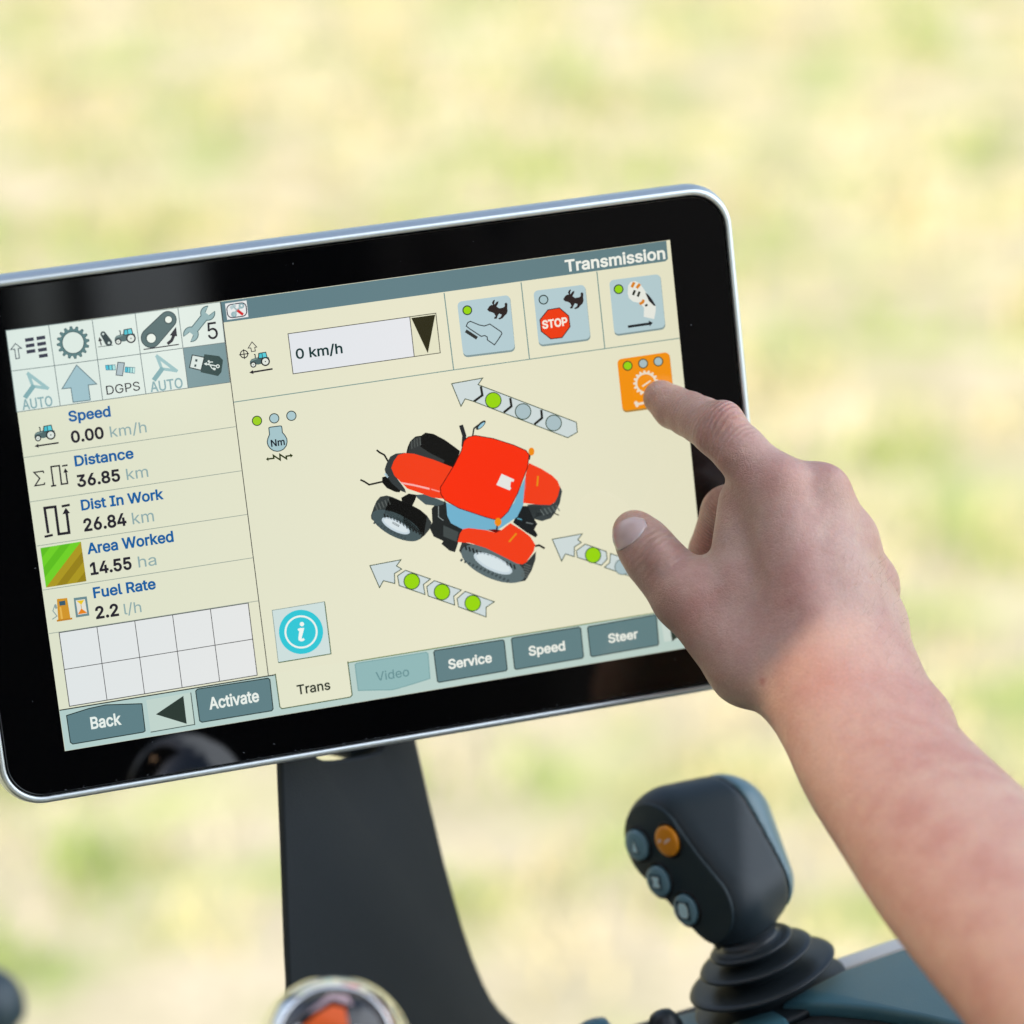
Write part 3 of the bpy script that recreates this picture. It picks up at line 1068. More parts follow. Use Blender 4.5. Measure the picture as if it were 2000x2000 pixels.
GREEN, GREY, PANEL, EDGE = (150, 212, 14), (168, 190, 198), (204, 217, 220), (52, 72, 50)
def icon_buttons():
    s = A4.s
    def base(q, fill, sh):
        e = UI('icon_button', 4)
        lo = [(x + 3, y + (14 if i > 1 else 4)) for i, (x, y) in enumerate(q)]
        e.poly(e.rpoly(A4(*lo), 9), sh)
        e.up()
        e.poly(e.rpoly(A4(*q), 9), fill)
        e.up()
        return e
    F, SH = (178, 203, 212), (128, 150, 154)
    hare = [(430, 637), (445, 612), (462, 600), (474, 602), (466, 585), (476, 566), (490, 562), (482, 590), (486, 598), (500, 578), (516, 572), (512, 592), (500, 612),
            (520, 626), (548, 622), (563, 612), (562, 590), (572, 582), (583, 592), (582, 625), (585, 645), (578, 668), (560, 684), (548, 700), (524, 711), (512, 704),
            (532, 692), (540, 674), (520, 666), (510, 682), (502, 704), (484, 706), (482, 696), (494, 686), (482, 664), (466, 656), (446, 652)]
    BK = (44, 34, 32)
    e = base([(203, 578), (600, 525), (640, 938), (250, 985)], F, SH)
    e.led(A4(280, 641), 37 * s, GREEN)
    e.poly(A4(*hare), BK)
    e.line(A4((305, 725), (285, 732), (272, 760), (300, 782), (385, 838), (412, 832), (430, 842), (432, 865), (485, 902), (512, 865), (541, 818), (535, 803), (450, 745), (410, 760), (370, 752)), 2.0, (52, 58, 60), True)
    e.line(A4((268, 796), (354, 852)), 6.5, (50, 52, 50))
    e.build(display)
    e = base([(778, 495), (1168, 447), (1210, 855), (820, 904)], F, SH)
    e.led(A4(855, 561), 37 * s, (166, 194, 202))
    e.poly(A4(*[(x + 573, y - 78) for x, y in hare]), BK)
    e.outlined(A4((888, 638), (975, 623), (1045, 683), (1055, 765), (995, 847), (910, 857), (838, 800), (828, 713)), (234, 60, 12), (70, 30, 24), 1.8)
    e.up(2)
    e.text('STOP', A4(848, 780), A4(1038, 752), 58 * s, (244, 236, 226), 0.03)
    e.build(display)
    e = base([(1350, 415), (1735, 367), (1775, 770), (1390, 824)], F, SH)
    e.led(A4(1422, 482), 37 * s, GREEN)
    e.poly(A4((1512, 428), (1545, 420), (1580, 436), (1612, 482), (1632, 512), (1660, 570), (1702, 610), (1702, 645), (1690, 708), (1612, 690), (1614, 622), (1580, 586), (1530, 575), (1500, 550), (1490, 515), (1494, 455)), (228, 232, 228))
    e.up()
    e.poly(A4((1622, 508), (1645, 522), (1672, 556), (1702, 606), (1688, 608), (1650, 570)), (30, 30, 34))
    for p, q in (((1540, 430), (1520, 468)), ((1582, 442), (1558, 474))):
        e.line(A4(p, q), 5.6, (214, 132, 36))
    for p, q in (((1545, 490), (1530, 526)), ((1580, 500), (1566, 538))):
        e.line(A4(p, q), 4.6, (34, 42, 30))
    e.line(A4((1612, 562), (1602, 582), (1580, 594)), 5.6, (214, 132, 36))
    e.line(A4((1640, 598), (1622, 608)), 4.2, (40, 44, 38))
    e.line(A4((1492, 765), (1655, 742)), 5.0, (26, 30, 34))
    e.poly(A4((1680, 736), (1648, 718), (1656, 762)), (26, 30, 34))
    e.build(display)
    e = base([(1410, 1012), (1803, 955), (1845, 1347), (1452, 1402)], (240, 146, 8), (170, 130, 60))
    for p, c in (((1490, 1060), GREEN), ((1607, 1043), GREY), ((1721, 1027), GREY)):
        e.led(A4(*p), 38 * s, c, (92, 82, 34))
    w_ = (232, 222, 206)
    gear(e, A4(1628, 1190), 96 * s, 80 * s, 66 * s, 17, w_)
    e.line(A4((1600, 1216), (1665, 1172)), 3.0, w_)
    e.line(A4((1556, 1352), (1640, 1334)), 4.6, w_)
    e.up()
    e.disc(A4(1553, 1340), 14 * s, w_)
    e.disc(A4(1560, 1360), 12 * s, w_)
    e.build(display)
    # information button
    e = UI('info_button', 4)
    q = A6((132, 386), (562, 315), (615, 743), (183, 815))
    e.poly(q, (206, 222, 221))
    e.up()
    e.line([q[3], q[0], q[1]], 1.2, (130, 150, 148))
    e.line([q[1], q[2], q[3]], 1.8, (60, 92, 50))
    c, r = A6(369, 563), 181 * A6.s
    e.disc(c, r, (52, 198, 214), n=64)
    e.up()
    e.disc(c, r * .752, (236, 242, 238), inner=.885, n=64)
    e.disc(A6(376, 499), 18 * A6.s, (240, 244, 240))
    e.line(A6((344, 548), (364, 540), (382, 540), (362, 618), (368, 630), (380, 630), (395, 620)), 4.6, (240, 244, 240))
    e.poly(A6((356, 545), (394, 538), (374, 612), (378, 636), (350, 634), (346, 616)), (240, 244, 240))
    e.build(display)
icon_buttons()

def arrow_indicators():
    e = UI('arrow_indicator', 4)
    e.outlined(A5((750, 183), (975, 142), (942, 190), (1655, 463), (1662, 535), (1592, 575), (905, 310), (848, 293), (818, 347)), PANEL, EDGE, 1.7)
    e.up()
    for a in (((962, 203), (973, 267), (912, 312)), ((1175, 287), (1184, 347), (1128, 392)), ((1400, 373), (1406, 432), (1350, 478))):
        e.line(A5(*a), 4.6, (30, 30, 26))
    e.up()
    for p, c in (((1052, 304), GREEN), ((1268, 385), GREY), ((1490, 468), GREY)):
        e.led(A5(*p), 60 * A5.s, c, EDGE, 1.8)
    e.build(display)
    e = UI('arrow_indicator', 4)
    for q in (((157, 1503), (383, 1460), (350, 1505), (388, 1528), (335, 1560), (338, 1633), (255, 1612), (227, 1663)),
              ((358, 1577), (415, 1537), (597, 1600), (545, 1640), (557, 1713), (370, 1648)),
              ((570, 1655), (625, 1612), (820, 1680), (765, 1725), (772, 1790), (580, 1723)),
              ((790, 1742), (848, 1690), (1060, 1765), (1000, 1805), (1000, 1875), (800, 1802))):
        e.outlined(A5(*q), PANEL, EDGE, 1.7)
    e.up(2)
    for p in ((461, 1617), (680, 1694), (903, 1775)):
        e.led(A5(*p), 60 * A5.s, GREEN, EDGE, 1.8)
    e.build(display)
    e = UI('arrow_indicator', 4)
    e.outlined(A5((1480, 1312), (1698, 1272), (1665, 1315), (1690, 1335), (1640, 1368), (1640, 1438), (1575, 1418), (1548, 1470)), PANEL, EDGE, 1.7)
    e.outlined(A7((1018, 185), (1075, 142), (1212, 190), (1218, 240), (1180, 280), (1025, 228)), PANEL, EDGE, 1.7)
    e.outlined(A7((1240, 203), (1440, 270), (1500, 330), (1445, 378), (1200, 293), (1235, 262)), PANEL, EDGE, 1.7)
    e.up(2)
    e.led(A7(1126, 213), 53 * A7.s, GREEN, EDGE, 1.8)
    e.led(A7(1318, 290), 53 * A7.s, GREY, (110, 130, 130), 1.8)
    e.build(display)
arrow_indicators()

def tractor_picture():
    e = UI('tractor_picture', 4)
    K, K2, K3 = (18, 18, 16), (42, 46, 46), (72, 88, 92)
    RED, RED2 = (244, 48, 10), (238, 62, 24)
    rim = (196, 212, 222)
    def lugs(a, b, n, w, l, col, tilt):
        for i in range(n):
            p = lerp(a, b, (i + .5) / n)
            e.line(A5((p[0], p[1]), (p[0] + l * math.cos(tilt), p[1] + l * math.sin(tilt))), w * A5.s, col)
    # far front wheel, exhaust, mirror
    e.poly(A5((420, 690), (432, 640), (450, 600), (488, 566), (530, 560), (560, 538), (620, 548), (700, 590), (770, 640), (812, 672), (765, 800), (600, 740), (430, 700)), K)
    e.line(A5((818, 484), (842, 560), (836, 640)), 30 * A5.s, (38, 40, 44))
    e.line(A5((903, 562), (912, 508), (942, 484)), 11 * A5.s, K2)
    e.disc(A5(962, 484), 46 * A5.s, K2, 18 * A5.s, -44)
    # weights and underside
    e.line(A5((206, 664), (228, 682), (262, 700), (292, 752)), 13 * A5.s, K)
    e.line(A5((88, 880), (118, 894), (152, 916), (250, 894)), 13 * A5.s, K)
    e.poly(A5((246, 862), (290, 850), (330, 900), (384, 950), (372, 972), (340, 968), (280, 940), (246, 900)), K)
    e.poly(A5((385, 1010), (440, 980), (500, 990), (480, 1040), (462, 1075), (390, 1040)), K)
    e.poly(A5((490, 990), (560, 985), (700, 1040), (690, 1060), (640, 1070), (560, 1060), (500, 1010)), K3)
    # chassis under the cab
    e.poly(A5((605, 1090), (640, 1050), (700, 1035), (725, 1060), (740, 1180), (830, 1240), (800, 1330), (775, 1405), (735, 1395), (676, 1345), (690, 1325), (620, 1292), (588, 1225), (610, 1190)), (34, 38, 38))
    e.poly(A5((1195, 1190), (1255, 1070), (1400, 1070), (1420, 1130), (1345, 1160), (1372, 1200), (1350, 1240), (1375, 1280), (1360, 1300), (1290, 1260)), (26, 30, 32))
    # far rear wheel
    e.poly(A5((1300, 1060), (1490, 1050), (1535, 925), (1552, 962), (1535, 1050), (1500, 1120), (1470, 1160), (1405, 1180), (1345, 1165)), (58, 66, 68))
    e.line(A5((1440, 1140), (1490, 1120), (1528, 1138)), 8 * A5.s, K)
    # near front wheel
    e.poly(A5((165, 1140), (185, 1080), (205, 1035), (232, 1003), (280, 994), (320, 1005), (400, 1040), (470, 1070), (525, 1100), (572, 1140), (605, 1190), (590, 1240), (556, 1282), (520, 1312), (470, 1320), (410, 1308), (300, 1265), (210, 1200), (168, 1165)), (54, 60, 60))
    # near rear wheel
    e.poly(A5((804, 1395), (826, 1330), (1000, 1372), (1230, 1488), (1290, 1480), (1362, 1400), (1358, 1460), (1330, 1540), (1286, 1612), (1240, 1622), (1180, 1616), (1050, 1580), (930, 1520), (840, 1445)), (50, 56, 56))
    e.line(A5((1355, 1362), (1385, 1355), (1425, 1378)), 15 * A5.s, K)
    e.up()
    # tread and walls
    e.poly(A5((432, 690), (448, 615), (488, 572), (528, 568), (522, 640), (600, 690), (700, 740), (690, 760), (520, 712)), (52, 56, 56))
    e.poly(A5((262, 1120), (300, 1005), (400, 1042), (470, 1070), (525, 1100), (572, 1142), (548, 1285), (480, 1250), (400, 1190)), (14, 14, 12))
    e.disc(A5(350, 1212), 196 * A5.s, K3, 82 * A5.s, 27)
    e.disc(A5(1050, 1490), 248 * A5.s, (92, 108, 112), 106 * A5.s, 24)
    e.disc(A5(966, 486), 32 * A5.s, (150, 200, 222), 9 * A5.s, -44)
    lugs((185, 1065), (300, 1012), 5, 9, 46, (88, 94, 92), 1.2)
    lugs((448, 600), (530, 566), 4, 9, 60, (88, 94, 92), 1.5)
    lugs((1330, 1500), (1300, 1600), 6, 8, 52, (92, 100, 100), 3.5)
    lugs((1380, 1100), (1520, 1060), 5, 8, 50, (96, 106, 106), 1.0)
    e.poly(A5((690, 1210), (800, 1260), (785, 1330), (690, 1290)), (66, 74, 74))
    e.line(A5((655, 1070), (655, 1150), (690, 1175)), 6 * A5.s, (130, 140, 140))
    e.line(A5((1225, 1160), (1260, 1170)), 10 * A5.s, (80, 150, 175))
    e.line(A5((1290, 1190), (1340, 1200)), 7 * A5.s, (110, 120, 122))
    # nose and bonnet
    e.poly(A5((264, 805), (278, 762), (305, 712), (345, 690), (415, 684), (345, 760), (340, 850), (410, 945), (420, 975), (380, 960), (320, 910), (275, 850)), (52, 58, 60))
    e.line(A5((266, 835), (290, 862)), 16 * A5.s, (178, 206, 218))
    e.up()
    e.disc(A5(345, 1214), 112 * A5.s, rim, 40 * A5.s, 27)
    e.disc(A5(1050, 1487), 152 * A5.s, rim, 54 * A5.s, 25)
    lugs((250, 1120), (545, 1262), 13, 12, 34, (34, 38, 38), 1.35)
    lugs((835, 1350), (1215, 1500), 14, 13, 36, (34, 38, 38), 1.3)
    lugs((815, 1450), (1180, 1612), 13, 15, 20, (64, 76, 80), 2.4)
    lugs((185, 1180), (430, 1305), 10, 13, 18, (64, 76, 80), 2.4)
    e.poly(A5((312, 795), (330, 745), (362, 700), (412, 686), (480, 692), (620, 735), (760, 790), (700, 1020), (610, 1008), (520, 975), (430, 945), (385, 900), (335, 850)), RED2)
    e.poly(A5((1310, 758), (1400, 800), (1480, 850), (1520, 890), (1536, 935), (1520, 1000), (1500, 1040), (1465, 1063), (1380, 1060), (1268, 1048), (1285, 850)), RED2)
    # glass under the roof
    e.poly(A5((710, 1045), (900, 1120), (1060, 1165), (1110, 1160), (1200, 1050), (1288, 850), (1290, 920), (1270, 1060), (1225, 1150), (1112, 1226), (1080, 1246), (840, 1245), (745, 1195), (718, 1140)), (112, 176, 206))
    e.up()
    e.disc(A5(345, 1212), 96 * A5.s, (214, 226, 232), 27 * A5.s, 27)
    e.disc(A5(1052, 1484), 132 * A5.s, (212, 226, 232), 40 * A5.s, 25)
    e.line(A5((320, 1190), (370, 1215)), 16 * A5.s, (60, 70, 72))
    e.line(A5((385, 903), (470, 918), (590, 946)), 13 * A5.s, (246, 176, 172))
    e.line(A5((600, 948), (662, 966)), 9 * A5.s, (246, 150, 140))
    e.poly(A5((792, 1332), (810, 1270), (832, 1238), (870, 1230), (1000, 1245), (1060, 1262), (1110, 1245), (1175, 1194), (1260, 1245), (1320, 1292), (1356, 1350), (1345, 1400), (1292, 1478), (1262, 1494), (1225, 1488), (1000, 1375), (880, 1338)), RED2)
    e.up()
    roof = A5((668, 935), (690, 900), (770, 770), (820, 670), (838, 600), (868, 570), (920, 558), (1050, 580), (1200, 628), (1290, 668), (1312, 700), (1300, 790), (1230, 975), (1160, 1110), (1110, 1160), (1060, 1168), (1000, 1152), (800, 1085), (700, 1028), (672, 985))
    e.outlined(roof, RED, (96, 20, 12), 1.6)
    e.poly(A5((1005, 1242), (1060, 1238), (1110, 1245), (1070, 1265)), (110, 14, 8))
    e.up(2)
    e.poly(A5((1112, 836), (1204, 878), (1198, 894), (1180, 892), (1174, 930), (1182, 940), (1170, 957), (1074, 917)), (226, 228, 226))
    e.line(A5((1376, 852), (1370, 926)), 13 * A5.s, (226, 140, 20))
    e.line(A5((1220, 1268), (1166, 1330)), 13 * A5.s, (226, 140, 20))
    e.line(A5((1318, 690), (1312, 735)), 12 * A5.s, K2)
    e.line(A5((1082, 1200), (1075, 1255)), 12 * A5.s, (70, 20, 14))
    e.up()
    e.disc(A5(1328, 675), 21 * A5.s, (236, 140, 14), 29 * A5.s)
    e.disc(A5(1086, 1186), 25 * A5.s, (236, 140, 14), 30 * A5.s)
    e.build(display)
tractor_picture()

def dust():
    rnd = random.Random(9)
    vs, fs = [], []
    def speck(u, v, z, r, a):
        k = len(vs)
        for i in range(5):
            t = 2 * math.pi * i / 5
            x, y = r * math.cos(t) * rnd.uniform(.6, 1.3), r * .45 * math.sin(t)
            vs.append((u + x * math.cos(a) - y * math.sin(a), v + x * math.sin(a) + y * math.cos(a), z))
        fs.append(tuple(range(k, k + 5)))
    for _ in range(150):
        u, v = rnd.uniform(-.151, .151), rnd.uniform(-.096, .096)
        if abs(u) < .131 and abs(v) < .083:
            continue
        speck(u, v, 0.00004, rnd.choice((.00012, .00018, .00025, .0004)), rnd.uniform(0, 6))
    for i in range(150):      # along the seam at the lower edge
        speck(rnd.uniform(-.14, .14), -.0968 + rnd.gauss(0, .0004), 0.00004, rnd.uniform(.0001, .0004), rnd.gauss(0, .3))
    o = mesh_from('dust_specks', vs, fs, glass, (pbr('dust', (0.10, 0.11, 0.12), 0.9, spec=0.1),), local=True)
    o['kind'] = 'stuff'
dust()

# ------------------------------------------------------------------ the post that carries the monitor
def post():
    t = thing('monitor_post', 'dark grey curved plastic post standing under the touchscreen monitor', 'post', at(700, 2300, 1.26))
    bpy.context.view_layer.update()
    p = [ray(547, 1470) * 1.215, ray(820, 1450) * 1.275, ray(564, 2000) * 1.235]
    n = np.cross(p[1] - p[0], p[2] - p[0])
    n = n / np.linalg.norm(n)
    if n[2] < 0:
        n = -n
    right = [(815, 1452), (838.5, 1555), (869.6, 1685), (906, 1814), (927, 1875), (947, 1923), (962, 1952), (978, 1974), (1003, 1998), (1040, 2022), (1090, 2050), (1200, 2320)]
    left = [(568, 2320), (568, 1918), (565, 1866), (557, 1640), (551, 1498), (547, 1380)]
    notch = [(604, 1380), (610, 1450), (620, 1480), (636, 1487), (660, 1487), (700, 1481), (733, 1474), (747, 1467), (752, 1450), (752, 1380)]
    out = [(800, 1380)] + right + left + notch
    slab('column', [W(on_plane(x, y, p[0], n)) for x, y in out], -(CB @ n) * 0.004, t, (M_post,), 0.0012)
    # bracket between monitor back and post
    q = [(688, 1330), (780, 1320), (780, 1440), (748, 1466), (722, 1484), (688, 1488)]
    slab('mount_bracket', [W(on_plane(x, y, p[0] - n * 0.010, n)) for x, y in q], -(CB @ n) * 0.03, t, (M_grip,), 0.003)
post()

# ------------------------------------------------------------------ distance fields: grip of the joystick, hand and forearm
def smin(a, b, k):
    h = np.clip(0.5 + 0.5 * (b - a) / k, 0, 1)
    return b + (a - b) * h - k * h * (1 - h)

def cone(P, a, b, ra, rb):
    ba = b - a
    t = np.clip(((P - a) @ ba) / (ba @ ba), 0, 1)
    return np.linalg.norm(P - a - t[:, None] * ba, axis=1) - (ra + (rb - ra) * t)

def surface_net(f, lo, hi, h):
    """mesh the zero level of f inside the box lo..hi with cells of size h"""
    n = np.ceil((hi - lo) / h).astype(int) + 1
    V = np.full(tuple(n), 1.0, np.float32)
    B = 16
    ax = [lo[i] + h * np.arange(n[i]) for i in range(3)]
    for i in range(0, n[0], B):
        for j in range(0, n[1], B):
            for k in range(0, n[2], B):
                sl_ = (slice(i, min(i + B, n[0])), slice(j, min(j + B, n[1])), slice(k, min(k + B, n[2])))
                c = np.array([[ax[0][sl_[0]].mean(), ax[1][sl_[1]].mean(), ax[2][sl_[2]].mean()]])
                d = f(c)[0]
                if abs(d) > B * h * 1.6:
                    V[sl_] = d
                    continue
                g = np.stack(np.meshgrid(ax[0][sl_[0]], ax[1][sl_[1]], ax[2][sl_[2]], indexing='ij'), -1)
                V[sl_] = f(g.reshape(-1, 3)).reshape(g.shape[:3])
    ins = V < 0
    s = [slice(0, -1), slice(1, None)]
    cnt = sum(ins[s[a], s[b], s[c]].astype(np.int8) for a in (0, 1) for b in (0, 1) for c in (0, 1))
    act = (cnt > 0) & (cnt < 8)
    idx = np.full(act.shape, -1, np.int64)
    cells = np.argwhere(act)
    idx[act] = np.arange(len(cells))
    acc = np.zeros((len(cells), 3))
    num = np.zeros(len(cells))
    co = [(a, b, c) for a in (0, 1) for b in (0, 1) for c in (0, 1)]
    for p in co:
        for q in co:
            if sum(abs(x - y) for x, y in zip(p, q)) == 1 and p < q:
                vp = V[tuple((cells + p).T)]
                vq = V[tuple((cells + q).T)]
                m = (vp < 0) != (vq < 0)
                t = np.where(m, vp / np.where(m, vp - vq, 1), 0)
                acc += (m[:, None] * (np.array(p) + t[:, None] * (np.array(q) - np.array(p))))
                num += m
    verts = lo + h * (cells + acc / num[:, None])
    faces = []
    for d in range(3):
        a = [slice(None)] * 3
        b = [slice(None)] * 3
        a[d], b[d] = slice(0, -1), slice(1, None)
        ch = ins[tuple(a)] != ins[tuple(b)]
        e = np.argwhere(ch)
        o1, o2 = [x for x in range(3) if x != d]
        ok = (e[:, o1] > 0) & (e[:, o2] > 0) & (e[:, o1] < n[o1] - 1) & (e[:, o2] < n[o2] - 1)
        e = e[ok]
        q = []
        for x, y in ((0, 0), (1, 0), (1, 1), (0, 1)):
            c = e.copy()
            c[:, o1] -= x
            c[:, o2] -= y
            q.append(idx[tuple(c.T)])
        q = np.stack(q, 1)
        flip = ins[tuple(e.T)]
        if d == 1:
            flip = ~flip
        q[~flip] = q[~flip][:, ::-1]
        faces.append(q)
    faces = np.concatenate(faces)
    # settle on the true surface
    for _ in range(2):
        d, g = grad(f, verts, h * .4)
        verts = verts - g * d[:, None] * 0.8
    return verts, faces

def grad(f, P, e):
    d = f(P)
    g = np.stack([f(P + np.eye(3)[i] * e) - f(P - np.eye(3)[i] * e) for i in range(3)], 1)
    return d, g / (np.linalg.norm(g, axis=1)[:, None] + 1e-12)

# ------------------------------------------------------------------ joystick
J = view(1150, 1470, 650 / 1932)
JD = 1.25
def jp(x, y, z=0.0):
    """camera-space point read in the magnified joystick; z in its pixels towards the camera"""
    return ray(*J(x, y)) * (JD - z * J.s * JD / FPX)
def jr(r):
    return r * J.s * JD / FPX
NP = np.array([-0.74, -0.22, 0.635])
NP = NP / np.linalg.norm(NP)
AX = np.array([-0.345, 0.915, 0.21])
AX = AX / np.linalg.norm(AX)

def joystick():
    t = thing('joystick', 'black joystick with an orange and three grey buttons above ribbed rubber boot', 'joystick', W(jp(1050, 1405)))
    bpy.context.view_layer.update()
    p0 = jp(430, 520, -60)
    corner = [(jp(500, 482, -235), 305), (jp(772, 424, -330), 305), (jp(800, 845, 0), 265), (jp(930, 752, -150), 262)]
    balls = []
    N6 = 7
    for a in range(N6 + 1):
        for b in range(N6 + 1 - a):
            for c in range(N6 + 1 - a - b):
                w = np.array([a, b, c, N6 - a - b - c]) / N6
                balls.append((sum(w[k] * corner[k][0] for k in range(4)), jr(sum(w[k] * corner[k][1] for k in range(4)))))
    neck = [(jp(890, 960, -60), 175), (jp(905, 1130, -60), 160)]
    def body(P):
        d = None
        for c, r in balls:
            e = np.linalg.norm(P - c, axis=1) - r
            d = e if d is None else np.minimum(d, e)
        d = smin(d, cone(P, neck[0][0], neck[1][0], jr(neck[0][1]), jr(neck[1][1])), jr(90))
        cut = (P - p0) @ NP
        return -smin(-d, -cut, jr(40))
    seam_n = np.array([0.80, 0.30, -0.50])
    seam_n = seam_n / np.linalg.norm(seam_n)
    ps = jp(1040, 508, -50)
    lo, hi = jp(150, 1300, -700), jp(1280, 60, 420)
    lo, hi = np.minimum(lo, hi) - 0.004, np.maximum(lo, hi) + 0.004
    def shell_side(P):
        return (P - ps) @ seam_n
    def main(P):
        return np.maximum(body(P), shell_side(P) + jr(5))
    def shell(P):
        return np.maximum(body(P) - jr(2), -(shell_side(P) - jr(5)))
    def core(P):
        return body(P) + jr(14)
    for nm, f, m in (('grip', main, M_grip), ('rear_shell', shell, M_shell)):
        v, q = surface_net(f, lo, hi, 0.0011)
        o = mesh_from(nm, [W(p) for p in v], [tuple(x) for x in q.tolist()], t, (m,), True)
        bm = bmesh.new()
        bm.from_mesh(o.data)
        for _ in range(7):
            bmesh.ops.smooth_vert(bm, verts=bm.verts, factor=0.5, use_axis_x=True, use_axis_y=True, use_axis_z=True)
        bm.to_mesh(o.data)
        bm.free()
    v, q = surface_net(core, lo, hi, 0.002)
    mesh_from('inner_core', [W(p) for p in v], [tuple(x) for x in q.tolist()], t, (M_black,), True)
    # flat button panel: the outline of the body cut a little below the panel plane
    ux = np.cross(np.array([0, 1.0, 0]), NP)
    ux = ux / np.linalg.norm(ux)
    uy = np.cross(NP, ux)
    c0 = on_plane(*J(540, 710), p0, NP)
    pts = []
    for i in range(72):
        a = 2 * math.pi * i / 72
        d = ux * math.cos(a) + uy * math.sin(a)
        r0, r1 = 0.0, 0.06
        for _ in range(26):
            r = (r0 + r1) / 2
            if body((c0 - NP * jr(34) + d * r)[None])[0] < 0:
                r0 = r
            else:
                r1 = r
        pts.append((r0 - jr(26)) * d + c0)
    slab('button_panel', [W(p + NP * jr(7)) for p in pts], -(CB @ NP) * jr(40), t, (M_gripface,), jr(8))
    wN = CB @ NP
    for (x, y, mat) in ((290, 532, 0), (466, 508, 1), (415, 742, 0), (574, 908, 0)):
        c = W(on_plane(*J(x, y), p0 + NP * jr(7), NP))
        R = jr(112)
        w = lathe('button_well', [(R, jr(-10)), (R, jr(6)), (R * .93, jr(9)), (R * .90, jr(6)), (R * .89, jr(2))], c, wN, t, (M_black,), 48)
        b = lathe('button', [(R * .83, jr(2)), (R * .83, jr(22)), (R * .78, jr(30)), (R * .6, jr(34)), (R * .3, jr(36)), (R * .05, jr(36.5))], c, wN, t, (M_orange if mat else M_button,), 48)
        if mat:
            b['label'] = 'orange push button'
        # marks on the cap
        a, u2 = CB @ ux, CB @ uy
        def cap(pts, m, k, nm='symbol'):
            vs = [c + wN * jr(37 + k * 2) + (a * px + u2 * py) * R for px, py in pts]
            inv = t.matrix_world.inverted()
            o = mesh_from(nm, [inv @ Vector(v) for v in vs], [tuple(range(len(vs)))], None, (m,))
            o.parent = b
        if mat:
            cap([(-.55, -.12), (-.3, -.05), (-.2, .12), (-.45, .12)], M_orange_mark, 0)
            cap([(-.1, -.14), (.2, -.02), (.5, .18), (.3, .22), (0, .06)], M_orange_mark, 0)
        elif y < 600:
            cap([(-.32, -.42), (.34, -.42), (.2, 0), (0, .42), (-.2, 0)], M_button_line, 0)
            cap([(-.2, -.34), (.22, -.34), (.1, .02), (0, .3), (-.1, .02)], M_button_mark, 1)
        elif y < 800:
            cap([(-.42, -.4), (.42, -.4), (.42, .4), (-.42, .4)], M_button_line, 0)
            cap([(-.3, -.3), (.3, -.3), (.2, 0), (.3, .3), (-.3, .3), (-.2, 0)], M_button_mark, 1)
        else:
            cap([(-.5, -.5), (.5, -.5), (.5, .5), (-.5, .5)], M_button_line, 0)
            cap([(-.34, -.2), (-.2, -.4), (.2, -.4), (.36, -.2), (.36, .2), (.2, .42), (-.2, .42), (-.36, .2)], M_button_mark, 1)
    # bellows
    base = W(jp(1050, 1405))
    wa = CB @ AX
    u = jr(1)
    prof = [(455, -40), (466, -8), (462, 6), (440, 14), (300, 22), (235, 50), (240, 104), (395, 122), (432, 128), (444, 138), (436, 149), (400, 155), (240, 162), (168, 190), (172, 222),
            (300, 232), (330, 238), (342, 248), (334, 259), (300, 264), (180, 270), (128, 288), (132, 306), (222, 314), (244, 320), (252, 330), (243, 341), (215, 346), (180, 356), (171, 368), (166, 384)]
    # smooth the profile
    pr = np.array(prof, float)
    lathe('rubber_boot', [(r * u, h * u) for r, h in pr], base, wa, t, (M_rubber,), 72)
joystick()

# ------------------------------------------------------------------ console below the joystick
def console():
    p0 = jp(1050, 1405) - AX * jr(34)
    t = thing('control_console', 'blue grey armrest console with pale trim carrying the joystick', 'console', W(p0))
    bpy.context.view_layer.update()
    pl = lambda pts, lift=0.0: [W(on_plane(x, y, p0 + AX * lift, AX)) for x, y in pts]
    down = -(CB @ AX)
    slab('base', pl([(1060, 2062), (1218, 2003), (1420, 1942), (1584, 1888), (1782, 1824), (2260, 1668), (2420, 2420), (1060, 2420)]), down * 0.05, t, (M_console_dark,), 0.003)
    slab('trim', pl([(1570, 1893), (1782, 1820), (2260, 1655), (2262, 1690), (1790, 1842), (1640, 1893)], 0.0025), down * 0.006, t, (M_trim,), 0.0012)
    slab('lid', pl([(1521, 1961), (1580, 1927), (1648, 1893), (1790, 1843), (2262, 1692), (2400, 2120), (1890, 2007), (1800, 1985), (1700, 1968), (1600, 1959)], 0.006), down * 0.007, t, (M_console,), 0.0022)
    slab('side_rail', pl([(1110, 2056), (1222, 2012), (1345, 1975), (1392, 1966), (1400, 2010), (1360, 2080), (1120, 2120)], 0.003), down * 0.006, t, (M_console,), 0.002)
    slab('front_rail', pl([(1362, 2030), (1440, 1992), (1512, 1968), (1535, 1985), (1560, 2040), (1420, 2100)], 0.004), down * 0.006, t, (M_console,), 0.002)
console()

def small_knobs():
    c = ray(1299, 2004) * 1.235
    t = thing('rotary_knob', 'small ribbed black rotary knob left of the joystick boot', 'knob', W(c))
    bpy.context.view_layer.update()
    u = 1.235 / FPX
    lathe('cap', [(33 * u, -30 * u), (31 * u, 0), (27 * u, 16 * u), (20 * u, 28 * u), (8 * u, 33 * u)], W(c), CB @ AX, t, (M_rubber,), 28, True, 0.10)
    c = ray(1165, 2032) * 1.26
    t = thing('toggle_switch', 'blue grey toggle at the bottom edge between post and joystick', 'switch', W(c))
    bpy.context.view_layer.update()
    lathe('paddle', [(30 * u, -60 * u), (40 * u, -20 * u), (42 * u, 10 * u), (34 * u, 34 * u), (14 * u, 42 * u)], W(c), CB @ AX, t, (M_console,), 32)
small_knobs()

